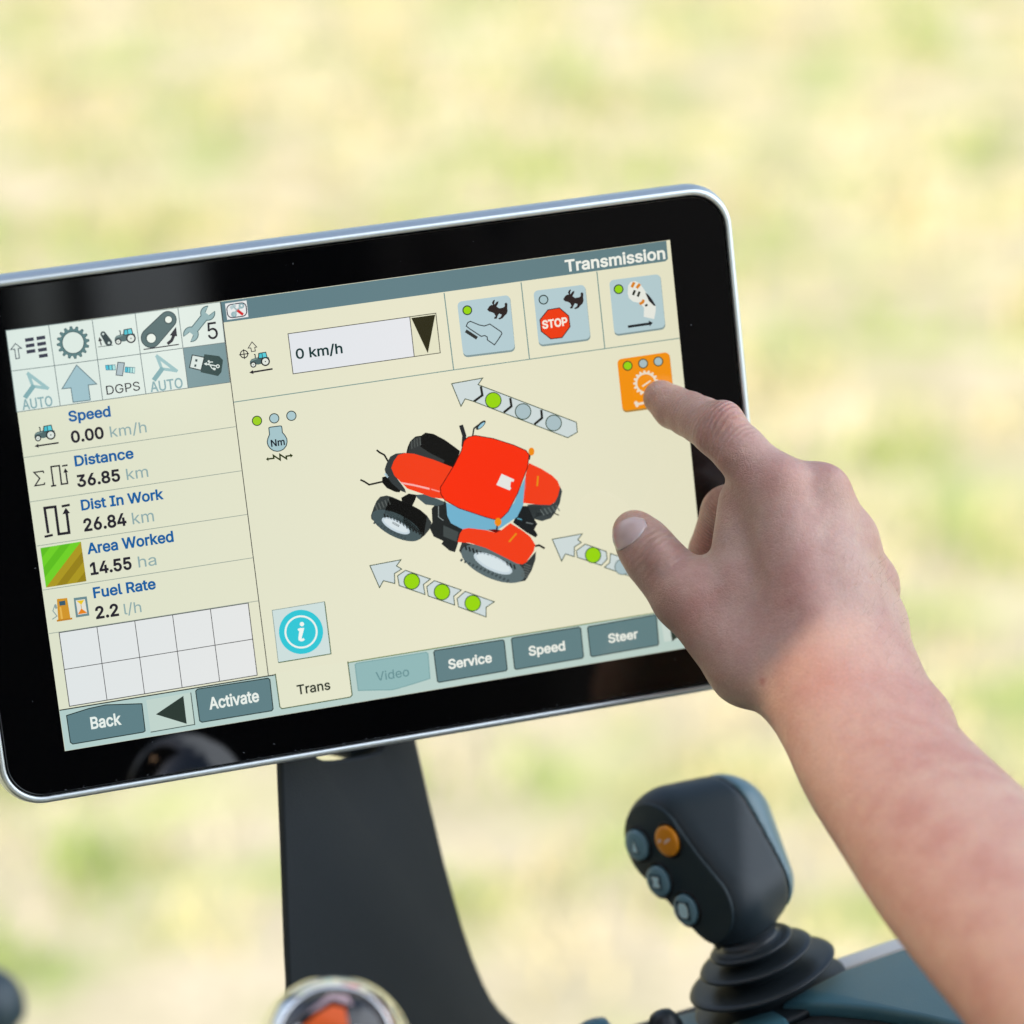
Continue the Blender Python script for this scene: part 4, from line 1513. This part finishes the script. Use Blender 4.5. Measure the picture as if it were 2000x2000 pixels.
def chrome_knob():
    D = 1.03
    u = D / FPX
    c = ray(653, 2058) * D
    t = thing('shift_knob', 'round chrome lever knob with red emblem at the bottom edge', 'knob', W(c - np.array([0, 0.09, 0])))
    bpy.context.view_layer.update()
    n = np.array([0.05, 0.36, 0.93])
    n = n / np.linalg.norm(n)
    wn_ = CB @ n
    R = 153 * u
    prof = []
    for i in range(0, 33):
        a = math.pi * (-0.46 + 0.82 * i / 32)
        prof.append((R * math.cos(a), R * math.sin(a)))
    r_in = 0.72 * R
    hh = math.sqrt(R * R - r_in * r_in)
    prof = [p for p in prof if not (p[1] > 0 and p[0] < r_in)] + [(r_in, hh), (r_in * .97, hh - 0.04 * R)]
    lathe('chrome_shell', prof, W(c), wn_, t, (M_chrome,), 72)
    cap = [(r_in * .97, hh - .05 * R), (r_in * .9, hh + .08 * R), (r_in * .75, hh + .17 * R), (r_in * .5, hh + .25 * R), (r_in * .25, hh + .28 * R), (r_in * .02, hh + .285 * R)]
    dome = lathe('emblem_dome', cap, W(c), wn_, t, (M_dome,), 72)
    ux = np.cross(np.array([0, 1.0, 0]), n)
    ux /= np.linalg.norm(ux)
    uy = np.cross(n, ux)
    def patch(pts, m, nm, lift):
        """flat emblem or painted highlight piece laid over the dome"""
        n_ = 10
        out = []
        for x, y in pts:
            r = math.hypot(x, y)
            h = np.interp(r, [0.0144, .18, .36, .54, .648, .70], [hh + .285 * R, hh + .28 * R, hh + .25 * R, hh + .17 * R, hh + .08 * R, hh - .05 * R])
            out.append(c + (ux * x + uy * y) * R + n * (h + lift))
        inv = t.matrix_world.inverted()
        o = mesh_from(nm, [inv @ Vector(W(p)) for p in out], [tuple(range(len(out)))], None, (m,))
        bm = bmesh.new()
        bm.from_mesh(o.data)
        bmesh.ops.triangulate(bm, faces=bm.faces)
        bmesh.ops.subdivide_edges(bm, edges=bm.edges, cuts=3, use_grid_fill=True)
        bm.to_mesh(o.data)
        bm.free()
        o.parent = dome
        smooth(o)
    patch([(-.40, .14), (-.22, .30), (-.02, .42), (.14, .38), (.18, .14), (.12, -.4), (-.40, -.4)], M_red, 'emblem', 0.0018)
    patch([(-.60, -.3), (-.56, .1), (-.42, .2), (-.40, -.3)], M_white, 'emblem', 0.0018)  # white highlight on the dome, painted as a patch
    patch([(.22, -.1), (.26, .12), (.34, .12), (.36, -.3), (.22, -.3)], M_white, 'emblem', 0.0018)
    patch([(.42, -.3), (.44, .04), (.56, -.02), (.6, -.3)], M_red, 'emblem', 0.0018)
    patch([(-.34, .32), (-.06, .58), (.16, .56), (.24, .42), (-.02, .50), (-.22, .36)], pbr('pink_emblem', (.5, .36, .38), .3), 'emblem', 0.0018)
    lathe('lever_stem', [(0.009, -0.11), (0.009, -0.02), (0.007, -0.018)], W(c), CB @ np.array([0, 0.97, 0.25]), t, (M_black,), 24)
chrome_knob()

def left_knob():
    D = 0.93
    u = D / FPX
    c = ray(-24, 1968) * D
    t = thing('lever_knob', 'dark teal lever knob blurred at the bottom left corner', 'knob', W(c - np.array([0, 0.05, 0])))
    bpy.context.view_layer.update()
    a = np.array([0.0, 0.93, 0.36])
    R = 74 * u
    prof = [(R * math.cos(x) * (1 if x > -0.3 else .9), R * 1.1 * math.sin(x)) for x in np.linspace(-1.1, 1.5, 22)]
    lathe('ball', prof, W(c), CB @ a, t, (M_dark_teal,), 40)
    lathe('stem', [(R * .5, -R * 3), (R * .45, -R * .9)], W(c), CB @ a, t, (M_black,), 24)
left_knob()

# ------------------------------------------------------------------ the person: right forearm and hand
def hp(px, py, d):
    return cfront(px, py, d / 1000)
def hr(px, py, d, r):
    return r * -hp(px, py, d)[2] / FPX

JT = {   # joint: photo pixel, mm in front of the screen, radius in px
    'tip': (1291, 777, 7.4, 35), 'pad': (1316, 796, 13, 41), 'dip': (1346, 809, 21, 43.5), 'mid': (1372, 822, 29, 46), 'pip': (1402, 838, 37, 53), 'prox': (1448, 884, 45, 52),
    'mcp1': (1512, 958, 54, 61), 'mcp2': (1597, 973, 52, 60), 'mcp3': (1648, 1064, 49, 56), 'mcp4': (1694, 1154, 43, 53),
    'w1': (1590, 1300, 86, 84), 'w2': (1640, 1310, 88, 88), 'w3': (1680, 1310, 82, 86), 'w4': (1706, 1300, 80, 72),
    'pip2': (1424, 1002, 19, 55), 'dip2': (1396, 1078, 12.5, 51), 'tip2': (1430, 1150, 14, 42),
    'pip3': (1520, 1080, 15, 52), 'dip3': (1460, 1140, 13, 46), 'tip3': (1510, 1195, 22, 40),
    'pip4': (1600, 1180, 13, 46), 'dip4': (1560, 1215, 12, 40), 'tip4': (1590, 1250, 24, 36),
    't_tip': (1239, 1039, 25, 43), 't_pad': (1256, 1062, 27, 52), 't_ip': (1278, 1092, 31, 56), 't_mid': (1305, 1122, 36, 58), 't_mcp': (1342, 1163, 43, 65), 't_cmc': (1470, 1290, 66, 92),
    'int_a': (1462, 985, 42, 60), 'int_b': (1452, 1150, 52, 74), 'int_c': (1540, 1240, 72, 84),
}
JC = {k: hp(*v[:3]) for k, v in JT.items()}
JR = {k: hr(*v) for k, v in JT.items()}
ARM = [(1630, 1350, 90, 88, 32), (1677, 1424, 104, 91, 37), (1726, 1500, 120, 100, 42), (1806, 1600, 146, 112, 46), (1890, 1700, 175, 126, 50), (2010, 1830, 210, 140, 50), (2140, 1980, 246, 158, 40)]

def _fine(A, n=5):
    A = np.array(A, float)
    out = []
    for i in range(len(A) - 1):
        p0, p1, p2, p3 = A[max(i - 1, 0)], A[i], A[i + 1], A[min(i + 2, len(A) - 1)]
        for k in range(n):
            t = k / n
            out.append(0.5 * (2 * p1 + (p2 - p0) * t + (2 * p0 - 5 * p1 + 4 * p2 - p3) * t * t + (3 * p1 - p0 - 3 * p2 + p3) * t ** 3))
    return out + [A[-1]]
ARM = [tuple(a) for a in _fine(ARM, 3)]
def hand_field(P):
    c, r = JC, JR
    px = 0.000185
    def cn(a, b):
        return cone(P, c[a], c[b], r[a], r[b])
    # index finger
    d = cn('tip', 'pad')
    for a, b in (('pad', 'dip'), ('dip', 'mid'), ('mid', 'pip'), ('pip', 'prox'), ('prox', 'mcp1')):
        d = smin(d, cn(a, b), 10 * px)
    # metacarpals and back of the hand
    palm = cn('mcp1', 'w1')
    palm = smin(palm, cn('mcp2', 'w2'), 78 * px)
    palm = smin(palm, cn('mcp3', 'w3'), 78 * px)
    palm = smin(palm, cn('mcp4', 'w4'), 78 * px)
    palm = smin(palm, cn('mcp2', 'mcp3'), 40 * px)
    palm = smin(palm, cn('mcp3', 'mcp4'), 40 * px)
    m2, m4 = (c['mcp2'] + c['w2']) / 2, (c['mcp4'] + c['w4']) / 2
    palm = smin(palm, cone(P, m2, m4, (r['mcp2'] + r['w2']) * .49, (r['mcp4'] + r['w4']) * .48), 50 * px)
    d = smin(d, palm, 40 * px)
    # curled fingers
    cur = smin(cn('mcp2', 'pip2'), cn('pip2', 'dip2'), 8 * px)
    cur = smin(cur, cn('dip2', 'tip2'), 8 * px)
    cur = np.minimum(cur, smin(smin(cn('mcp3', 'pip3'), cn('pip3', 'dip3'), 8 * px), cn('dip3', 'tip3'), 8 * px))
    cur = np.minimum(cur, smin(smin(cn('mcp4', 'pip4'), cn('pip4', 'dip4'), 8 * px), cn('dip4', 'tip4'), 8 * px))
    d = smin(d, cur, 12 * px)
    # thumb, its ball and the web
    th = cn('t_tip', 't_pad')
    for a, b in (('t_pad', 't_ip'), ('t_ip', 't_mid'), ('t_mid', 't_mcp'), ('t_mcp', 't_cmc'), ('t_cmc', 'w1')):
        th = smin(th, cn(a, b), 16 * px)
    web = smin(cn('int_a', 'int_b'), cn('int_b', 'int_c'), 30 * px)
    web = smin(web, cone(P, c['t_mcp'], c['int_b'], r['t_mcp'] * .86, r['int_b'] * .9), 36 * px)
    d = smin(d, web, 34 * px)
    d = smin(d, th, 40 * px)
    # forearm: pairs of cones side by side
    arm = None
    for s in (-1, 0, 1):
        gr = 1.0 if s else 1.06
        for q, w in zip(ARM[:-1], ARM[1:]):
            o = np.array([0.80, -0.56])
            a = hp(q[0] + s * o[0] * q[4], q[1] + s * o[1] * q[4], q[2] - s * 5)
            b = hp(w[0] + s * o[0] * w[4], w[1] + s * o[1] * w[4], w[2] - s * 5)
            e = cone(P, a, b, gr * q[3] * -a[2] / FPX, gr * w[3] * -b[2] / FPX)
            arm = e if arm is None else smin(arm, e, 46 * px)
    # bump of the ulna head at the wrist
    u0 = hp(1793, 1410, 98)
    arm = smin(arm, np.linalg.norm(P - u0, axis=1) - 50 * px, 110 * px)
    arm = smin(arm, cone(P, hp(1502, 1334, 82), hp(1640, 1458, 104), 50 * px, 58 * px), 40 * px)
    d = smin(d, arm, 60 * px)
    # knuckles standing out
    for (x, y, z, rr, k) in ((1418, 814, 43, 25, 36), (1528, 938, 60, 30, 40), (1614, 950, 58, 32, 36), (1666, 1044, 54, 30, 40), (1714, 1132, 48, 30, 40), (1290, 1082, 41, 28, 34), (1352, 1156, 50, 30, 60)):
        d = smin(d, np.linalg.norm(P - hp(x, y, z), axis=1) - rr * px, k * px)
    for a, b in (((1525, 950, 58), (1600, 1230, 92)), ((1608, 965, 52), (1650, 1230, 88))):
        d = smin(d, cone(P, hp(*a), hp(*b), 20 * px, 14 * px), 50 * px)
    return d

def skin_material():
    m = bpy.data.materials.new('skin')
    m.use_nodes = True
    nt = m.node_tree
    L = nt.links
    b = nt.nodes['Principled BSDF']
    b.inputs['Roughness'].default_value = 0.43
    b.inputs['Specular IOR Level'].default_value = 0.42
    b.inputs['Subsurface Weight'].default_value = 0.6
    b.inputs['Subsurface Radius'].default_value = (1.0, 0.32, 0.16)
    b.inputs['Subsurface Scale'].default_value = 0.0055
    tc = nt.nodes.new('ShaderNodeTexCoord')
    def noise(s, det, r=0.55):
        n = nt.nodes.new('ShaderNodeTexNoise')
        n.inputs['Scale'].default_value = s
        n.inputs['Detail'].default_value = det
        n.inputs['Roughness'].default_value = r
        L.new(tc.outputs['Object'], n.inputs['Vector'])
        return n
    def mix(fac, a, c, mode='MIX'):
        x = nt.nodes.new('ShaderNodeMix')
        x.data_type = 'RGBA'
        x.blend_type = mode
        for s, v in ((0, fac), (6, a), (7, c)):
            if hasattr(v, 'is_output'):
                L.new(v, x.inputs[s])
            elif s == 0:
                x.inputs[0].default_value = v
            else:
                x.inputs[s].default_value = (*v, 1)
        return x.outputs[2]
    def rng(src, a, b_, lo, hi):
        r = nt.nodes.new('ShaderNodeMapRange')
        r.inputs['From Min'].default_value = a
        r.inputs['From Max'].default_value = b_
        r.inputs['To Min'].default_value = lo
        r.inputs['To Max'].default_value = hi
        L.new(src, r.inputs['Value'])
        return r.outputs[0]
    blot = rng(noise(38, 4).outputs['Fac'], 0.38, 0.64, 0, 0.9)
    col = mix(blot, (0.475, 0.322, 0.272), (0.41, 0.232, 0.20))
    pale = rng(noise(70, 3).outputs['Fac'], 0.5, 0.72, 0, 0.5)
    col = mix(pale, col, (0.51, 0.37, 0.305))
    at_ = nt.nodes.new('ShaderNodeAttribute')
    at_.attribute_name = 'redness'
    sp = nt.nodes.new('ShaderNodeSeparateColor')
    L.new(at_.outputs['Color'], sp.inputs[0])
    col = mix(sp.outputs[0], col, (0.44, 0.185, 0.155))
    col = mix(sp.outputs[1], col, (0.30, 0.06, 0.06))
    fine = rng(noise(900, 2).outputs['Fac'], 0.3, 0.7, 0.93, 1.05)
    cc = nt.nodes.new('ShaderNodeCombineColor')
    for i in range(3):
        L.new(fine, cc.inputs[i])
    col = mix(1.0, col, cc.outputs[0], 'MULTIPLY')
    L.new(col, b.inputs['Base Color'])
    # relief: pores, criss-cross skin lines, creases over the joints
    vo = nt.nodes.new('ShaderNodeTexVoronoi')
    vo.feature = 'DISTANCE_TO_EDGE'
    vo.inputs['Scale'].default_value = 750
    L.new(tc.outputs['Object'], vo.inputs['Vector'])
    b1 = nt.nodes.new('ShaderNodeBump')
    b1.inputs['Strength'].default_value = 0.34
    b1.inputs['Distance'].default_value = 0.0004
    L.new(rng(vo.outputs['Distance'], 0, 0.12, 0, 1), b1.inputs['Height'])
    b2 = nt.nodes.new('ShaderNodeBump')
    b2.inputs['Strength'].default_value = 0.5
    b2.inputs['Distance'].default_value = 0.0012
    L.new(noise(160, 4, 0.6).outputs['Fac'], b2.inputs['Height'])
    L.new(b1.outputs[0], b2.inputs['Normal'])
    ca = nt.nodes.new('ShaderNodeAttribute')
    ca.attribute_name = 'crease'
    b3 = nt.nodes.new('ShaderNodeBump')
    b3.inputs['Strength'].default_value = 0.5
    b3.inputs['Distance'].default_value = 0.0007
    # phase is stored in the attribute's second channel, strength in the first
    s3 = nt.nodes.new('ShaderNodeSeparateColor')
    L.new(ca.outputs['Color'], s3.inputs[0])
    ad = nt.nodes.new('ShaderNodeMath')
    ad.operation = 'MULTIPLY_ADD'
    L.new(noise(220, 2).outputs['Fac'], ad.inputs[0])
    ad.inputs[1].default_value = 5.0
    L.new(s3.outputs[1], ad.inputs[2])
    si = nt.nodes.new('ShaderNodeMath')
    si.operation = 'SINE'
    L.new(ad.outputs[0], si.inputs[0])
    mu = nt.nodes.new('ShaderNodeMath')
    mu.operation = 'MULTIPLY'
    L.new(si.outputs[0], mu.inputs[0])
    L.new(s3.outputs[0], mu.inputs[1])
    L.new(mu.outputs[0], b3.inputs['Height'])
    L.new(b2.outputs[0], b3.inputs['Normal'])
    L.new(b3.outputs[0], b.inputs['Normal'])
    return m

def person():
    lo = np.min([p for p in JC.values()], axis=0)
    allp = list(JC.values()) + [hp(q[0], q[1], q[2]) for q in ARM]
    lo, hi = np.min(allp, axis=0) - 0.036, np.max(allp, axis=0) + 0.036
    v, q = surface_net(hand_field, lo, hi, 0.00125)
    root = thing('person', 'bare right forearm and hand with index finger pressing the orange screen button', 'person', front(1650, 1350, 0.08))
    bpy.context.view_layer.update()
    m = skin_material()
    o = mesh_from('body', [W(p) for p in v], [tuple(x) for x in q.tolist()], root, (m,), True)
    me = o.data
    # where the skin is redder: knuckles, finger ends, web; and a small mole
    red = np.zeros(len(v))
    for x, y, z, r, k in ((1425, 808, 46, 45, .4), (1630, 940, 52, 42, .95), (1690, 1035, 40, 40, .45), (1360, 1190, 60, 55, .35), (1525, 945, 66, 60, .3),
                          (1262, 1010, 30, 30, .25), (1560, 1150, 90, 90, .3), (1620, 1330, 110, 70, .35), (1370, 1050, 20, 40, .6), (1272, 772, 14, 22, .3), (1840, 1420, 120, 90, .3)):
        d = np.linalg.norm(v - hp(x, y, z), axis=1) / (r * 0.000185)
        red += k * np.exp(-d * d)
    c = hp(1489, 1331, 0)
    rr = c / np.linalg.norm(c)
    dm = np.linalg.norm(v - (v @ rr)[:, None] * rr, axis=1) / (6.0 * 0.000185)
    mole = 0.55 * np.exp(-dm ** 4)
    at1 = me.color_attributes.new('redness', 'FLOAT_COLOR', 'POINT')
    a = np.zeros((len(v), 4), np.float32)
    a[:, 0] = np.clip(red, 0, 1)
    a[:, 1] = mole
    a[:, 3] = 1
    at1.data.foreach_set('color', a.ravel())
    # creases: strength and running phase along each finger
    st, ph = np.zeros(len(v)), np.zeros(len(v))
    for (a_, b_, ctr, w, wl) in (('dip', 'prox', (1412, 822, 44), 48, 11), ('t_tip', 't_mid', (1290, 1072, 40), 46, 15), ('tip', 'pip', (1340, 792, 26), 30, 9), ('pip2', 'dip2', (1400, 1040, 24), 60, 7)):
        ax_ = JC[b_] - JC[a_]
        ax_ /= np.linalg.norm(ax_)
        d = np.linalg.norm(v - hp(*ctr), axis=1) / (w * 0.000185)
        k = np.exp(-d * d) * (0.3 if a_ == 'tip' else 1.0)
        m_ = k > st
        st = np.where(m_, k, st)
        ph = np.where(m_, (v - hp(*ctr)) @ ax_ / (wl * 0.000185) * 2 * math.pi, ph)
    at2 = me.color_attributes.new('crease', 'FLOAT_COLOR', 'POINT')
    a = np.zeros((len(v), 4), np.float32)
    a[:, 0], a[:, 1], a[:, 3] = st, ph, 1
    at2.data.foreach_set('color', a.ravel())
    # thumb nail, laid on the skin of the thumb's end
    ax_ = JC['t_pad'] - JC['t_tip']
    ax_ /= np.linalg.norm(ax_)
    nrm = np.array([-0.62, 0.30, 0.72])
    nrm = nrm - ax_ * (nrm @ ax_)
    nrm /= np.linalg.norm(nrm)
    side = np.cross(ax_, nrm)
    ns, nt_ = 20, 22
    R = JR['t_tip']
    tops, ins_ = [], []
    for i in range(ns + 1):
        s = i / ns
        for j in range(nt_ + 1):
            tt = j / nt_ * 2 - 1
            # outline: round free edge at the tip, curved cuticle behind
            length = 0.0104
            e0 = -0.0068 + 0.0030 * tt * tt
            e1 = -0.0068 + length - 0.0022 * tt * tt
            ang = tt * math.radians(62) * (0.86 + 0.14 * math.sin(math.pi * min(1, s * 1.1)))
            ctr = JC['t_tip'] + ax_ * (e0 + (e1 - e0) * s)
            dr = nrm * math.cos(ang) + side * math.sin(ang)
            if e0 + (e1 - e0) * s < 0:
                ctr = JC['t_tip'] + ax_ * 0.3 * (e0 + (e1 - e0) * s)
                back = -ax_ * (-(e0 + (e1 - e0) * s)) / R
                dr = dr + back * 0.75
                dr /= np.linalg.norm(dr)
            p = ctr + dr * 0.02
            for _ in range(14):
                p = p - dr * hand_field(p[None])[0]
            edge = 1 - max(abs(tt) ** 8, (2 * s - 1) ** 8 if s > .5 else 0)
            tops.append(p + dr * (0.00015 + 0.00035 * edge))
            ins_.append(p - dr * 0.0006)
    N = (ns + 1) * (nt_ + 1)
    fs = []
    for i in range(ns):
        for j in range(nt_):
            k = i * (nt_ + 1) + j
            fs.append((k, k + 1, k + nt_ + 2, k + nt_ + 1))
            fs.append((N + k, N + k + nt_ + 1, N + k + nt_ + 2, N + k + 1))
    rim_ = [j for j in range(nt_ + 1)] + [i * (nt_ + 1) + nt_ for i in range(1, ns + 1)] + [ns * (nt_ + 1) + j for j in range(nt_ - 1, -1, -1)] + [i * (nt_ + 1) for i in range(ns - 1, 0, -1)]
    for a_, b_ in zip(rim_, rim_[1:] + rim_[:1]):
        fs.append((a_, N + a_, N + b_, b_))
    nm = pbr('nail', (0.52, 0.41, 0.40), 0.22, spec=0.6, coat=0.3)
    nb = nm.node_tree.nodes['Principled BSDF']
    nb.inputs['Subsurface Weight'].default_value = 0.5
    nb.inputs['Subsurface Radius'].default_value = (1, .4, .25)
    nb.inputs['Subsurface Scale'].default_value = 0.002
    fixn(mesh_from('thumb_nail', [W(p) for p in tops + ins_], fs, root, (nm,), True))
    # fine hair on the back of the hand and the outer wrist
    rnd = np.random.RandomState(3)
    dd, nn = grad(hand_field, v, 0.0008)
    scrn = np.stack([1000 + FPX * v[:, 0] / -v[:, 2], 1000 - FPX * v[:, 1] / -v[:, 2]], 1)
    ok = np.where((nn[:, 0] > 0.35) & (scrn[:, 0] > 1560) & (scrn[:, 1] > 1090) & (scrn[:, 1] < 1700) & (nn[:, 2] > -0.45))[0]
    pick = rnd.choice(ok, min(240, len(ok)), False)
    hv, hf = [], []
    flow = hp(1780, 1150, 40) - hp(1700, 1400, 90)
    flow /= np.linalg.norm(flow)
    for i in pick:
        p, n = v[i], nn[i]
        d = n * 0.55 + flow * 0.75 + rnd.normal(0, .22, 3)
        d /= np.linalg.norm(d)
        ln = rnd.uniform(0.003, 0.0075)
        s1 = np.cross(d, n)
        s1 /= np.linalg.norm(s1) + 1e-9
        s2 = np.cross(d, s1)
        b0 = len(hv)
        for k in range(4):
            t_ = k / 3
            c = p + d * ln * t_ - n * ln * 0.28 * t_ * t_
            w = 0.000042 * (1 - 0.75 * t_)
            for a_ in (0, 2.094, 4.188):
                hv.append(c + (s1 * math.cos(a_) + s2 * math.sin(a_)) * w)
        for k in range(3):
            for a_ in range(3):
                hf.append((b0 + k * 3 + a_, b0 + k * 3 + (a_ + 1) % 3, b0 + k * 3 + 3 + (a_ + 1) % 3, b0 + k * 3 + 3 + a_))
    h = mesh_from('arm_hair', [W(p) for p in hv], hf, root, (pbr('hair', (0.16, 0.11, 0.07), 0.45),), True)
    h['kind'] = 'stuff'
person()

# ------------------------------------------------------------------ unseen cab shell, shaped for the light: roof with added hatch, panels, floor
def cab():
    t = thing('tractor_cab', 'unseen dark tractor cab shell with roof hatch and panels added to shape the light', 'tractor cab', (0, 0.1, 1.05))
    bpy.context.view_layer.update()
    zr = 2.95
    s = np.array(SUN_DIR)
    def onroof(px, py, d):
        p = front(px, py, d)
        return p + s * (zr - p[2]) / s[2]
    # hatch opening, added and shaped so the sun lands on forearm below the wrist
    def onskin(px, py):
        r = ray(px, py)
        p = r * 0.85
        for _ in range(60):
            p = p + r / np.linalg.norm(r) * hand_field(p[None])[0] * 0.9
        p = W(p)
        return p + s * (zr - p[2]) / s[2]
    hole = [onskin(1478, 1368), onskin(1530, 1285), onskin(1600, 1215), onskin(1690, 1192), onroof(1830, 1235, 0.08), onroof(2150, 1560, 0.20), onroof(2550, 2150, 0.30), onroof(2300, 2500, 0.32), onroof(1800, 2200, 0.26), onroof(1580, 1640, 0.15), onroof(1440, 1420, 0.11)]
    x0, x1, y0, y1 = -1.40, -0.15, -1.35, 0.98
    outer = [(x0, y0), (x1, y0), (x1, y1), (x0, y1)]
    hc = np.mean([h[:2] for h in hole], axis=0)
    # ring of faces between the outer rectangle and the hatch
    n = 120
    def ray_rect(a):
        dx, dy = math.cos(a), math.sin(a)
        ts = []
        if dx > 1e-9: ts.append((x1 - hc[0]) / dx)
        if dx < -1e-9: ts.append((x0 - hc[0]) / dx)
        if dy > 1e-9: ts.append((y1 - hc[1]) / dy)
        if dy < -1e-9: ts.append((y0 - hc[1]) / dy)
        k = min(ts)
        return (hc[0] + dx * k, hc[1] + dy * k)
    H = [(h[0], h[1]) for h in hole]
    def ray_hole(a):
        dx, dy = math.cos(a), math.sin(a)
        best = 0.02
        for i in range(len(H)):
            ax_, ay = H[i][0] - hc[0], H[i][1] - hc[1]
            bx, by = H[(i + 1) % len(H)][0] - hc[0], H[(i + 1) % len(H)][1] - hc[1]
            ex, ey = bx - ax_, by - ay
            den = dx * ey - dy * ex
            if abs(den) < 1e-12:
                continue
            k = (ax_ * ey - ay * ex) / den
            u = (ax_ * dy - ay * dx) / den
            if k > 0 and -1e-6 <= u <= 1 + 1e-6:
                best = max(best, k)
        return (hc[0] + dx * best, hc[1] + dy * best)
    angs = sorted([2 * math.pi * i / n for i in range(n)] + [math.atan2(p[1] - hc[1], p[0] - hc[0]) % (2 * math.pi) for p in outer])
    A = [ray_rect(a) for a in angs]
    B = [ray_hole(a) for a in angs]
    m = len(angs)
    vs = [(x, y, zr) for x, y in A] + [(x, y, zr) for x, y in B] + [(x, y, zr + .06) for x, y in A] + [(x, y, zr + .002) for x, y in B]
    fs = []
    for i in range(m):
        j = (i + 1) % m
        fs += [(i, j, m + j, m + i), (2 * m + i, 3 * m + i, 3 * m + j, 2 * m + j), (i, 2 * m + i, 2 * m + j, j), (m + i, m + j, 3 * m + j, 3 * m + i)]
    fixn(mesh_from('roof', vs, fs, t, (M_cab,)))  # roof sized to shade the monitor and hand from the sun
    # tinted pane added to dim and warm the sun through the hatch
    tint = bpy.data.materials.new('sun_filter')
    tint.use_nodes = True
    nt = tint.node_tree
    out = nt.nodes['Material Output']
    nt.nodes.remove(nt.nodes['Principled BSDF'])
    tr = nt.nodes.new('ShaderNodeBsdfTransparent')
    tr.inputs[0].default_value = (0.64, 0.46, 0.32, 1)
    gl = nt.nodes.new('ShaderNodeBsdfGlossy')
    gl.inputs['Roughness'].default_value = 0.02
    mxs = nt.nodes.new('ShaderNodeMixShader')
    mxs.inputs[0].default_value = 0.06
    nt.links.new(tr.outputs[0], mxs.inputs[1])
    nt.links.new(gl.outputs[0], mxs.inputs[2])
    nt.links.new(mxs.outputs[0], out.inputs[0])
    mesh_from('hatch_filter', [(x, y, zr + .001) for x, y in B], [tuple(range(m))], t, (tint,))
    def box(nm, a, b):
        vs = [(x, y, z) for x in (a[0], b[0]) for y in (a[1], b[1]) for z in (a[2], b[2])]
        fixn(mesh_from(nm, vs, [(0, 1, 3, 2), (4, 5, 7, 6), (0, 1, 5, 4), (2, 3, 7, 6), (0, 2, 6, 4), (1, 3, 7, 5)], t, (M_cab,)))
    box('floor', (-0.9, -1.3, 1.0), (0.62, 1.3, 1.04))
    # blocking panels added to darken bezel reflections, with a rear window and side gap
    yb, top = -1.35, zr - .002
    box('rear_blocker', (0.42, yb - .04, 1.04), (1.10, yb, 2.30))
    box('rear_blocker', (0.42, yb - .04, 2.302), (0.64, yb, top))
    box('rear_blocker', (0.88, yb - .04, 2.302), (1.10, yb, top))
    box('rear_blocker', (-1.40, yb - .04, 1.04), (-0.45, yb, top))
    box('side_blocker', (-1.40, -1.348, 1.04), (-1.36, 0.95, top))  # left panels added to cut the light on the thumb side
    box('window_bar', (0.70, yb - .03, 2.302), (0.735, yb, top))
    box('side_blocker', (1.06, -1.348, 1.04), (1.10, -0.36, 2.43))
    box('side_blocker', (1.06, -1.348, 2.432), (1.10, -0.93, top))
    box('side_blocker', (1.06, -0.86, 2.432), (1.10, -0.36, top))
cab()
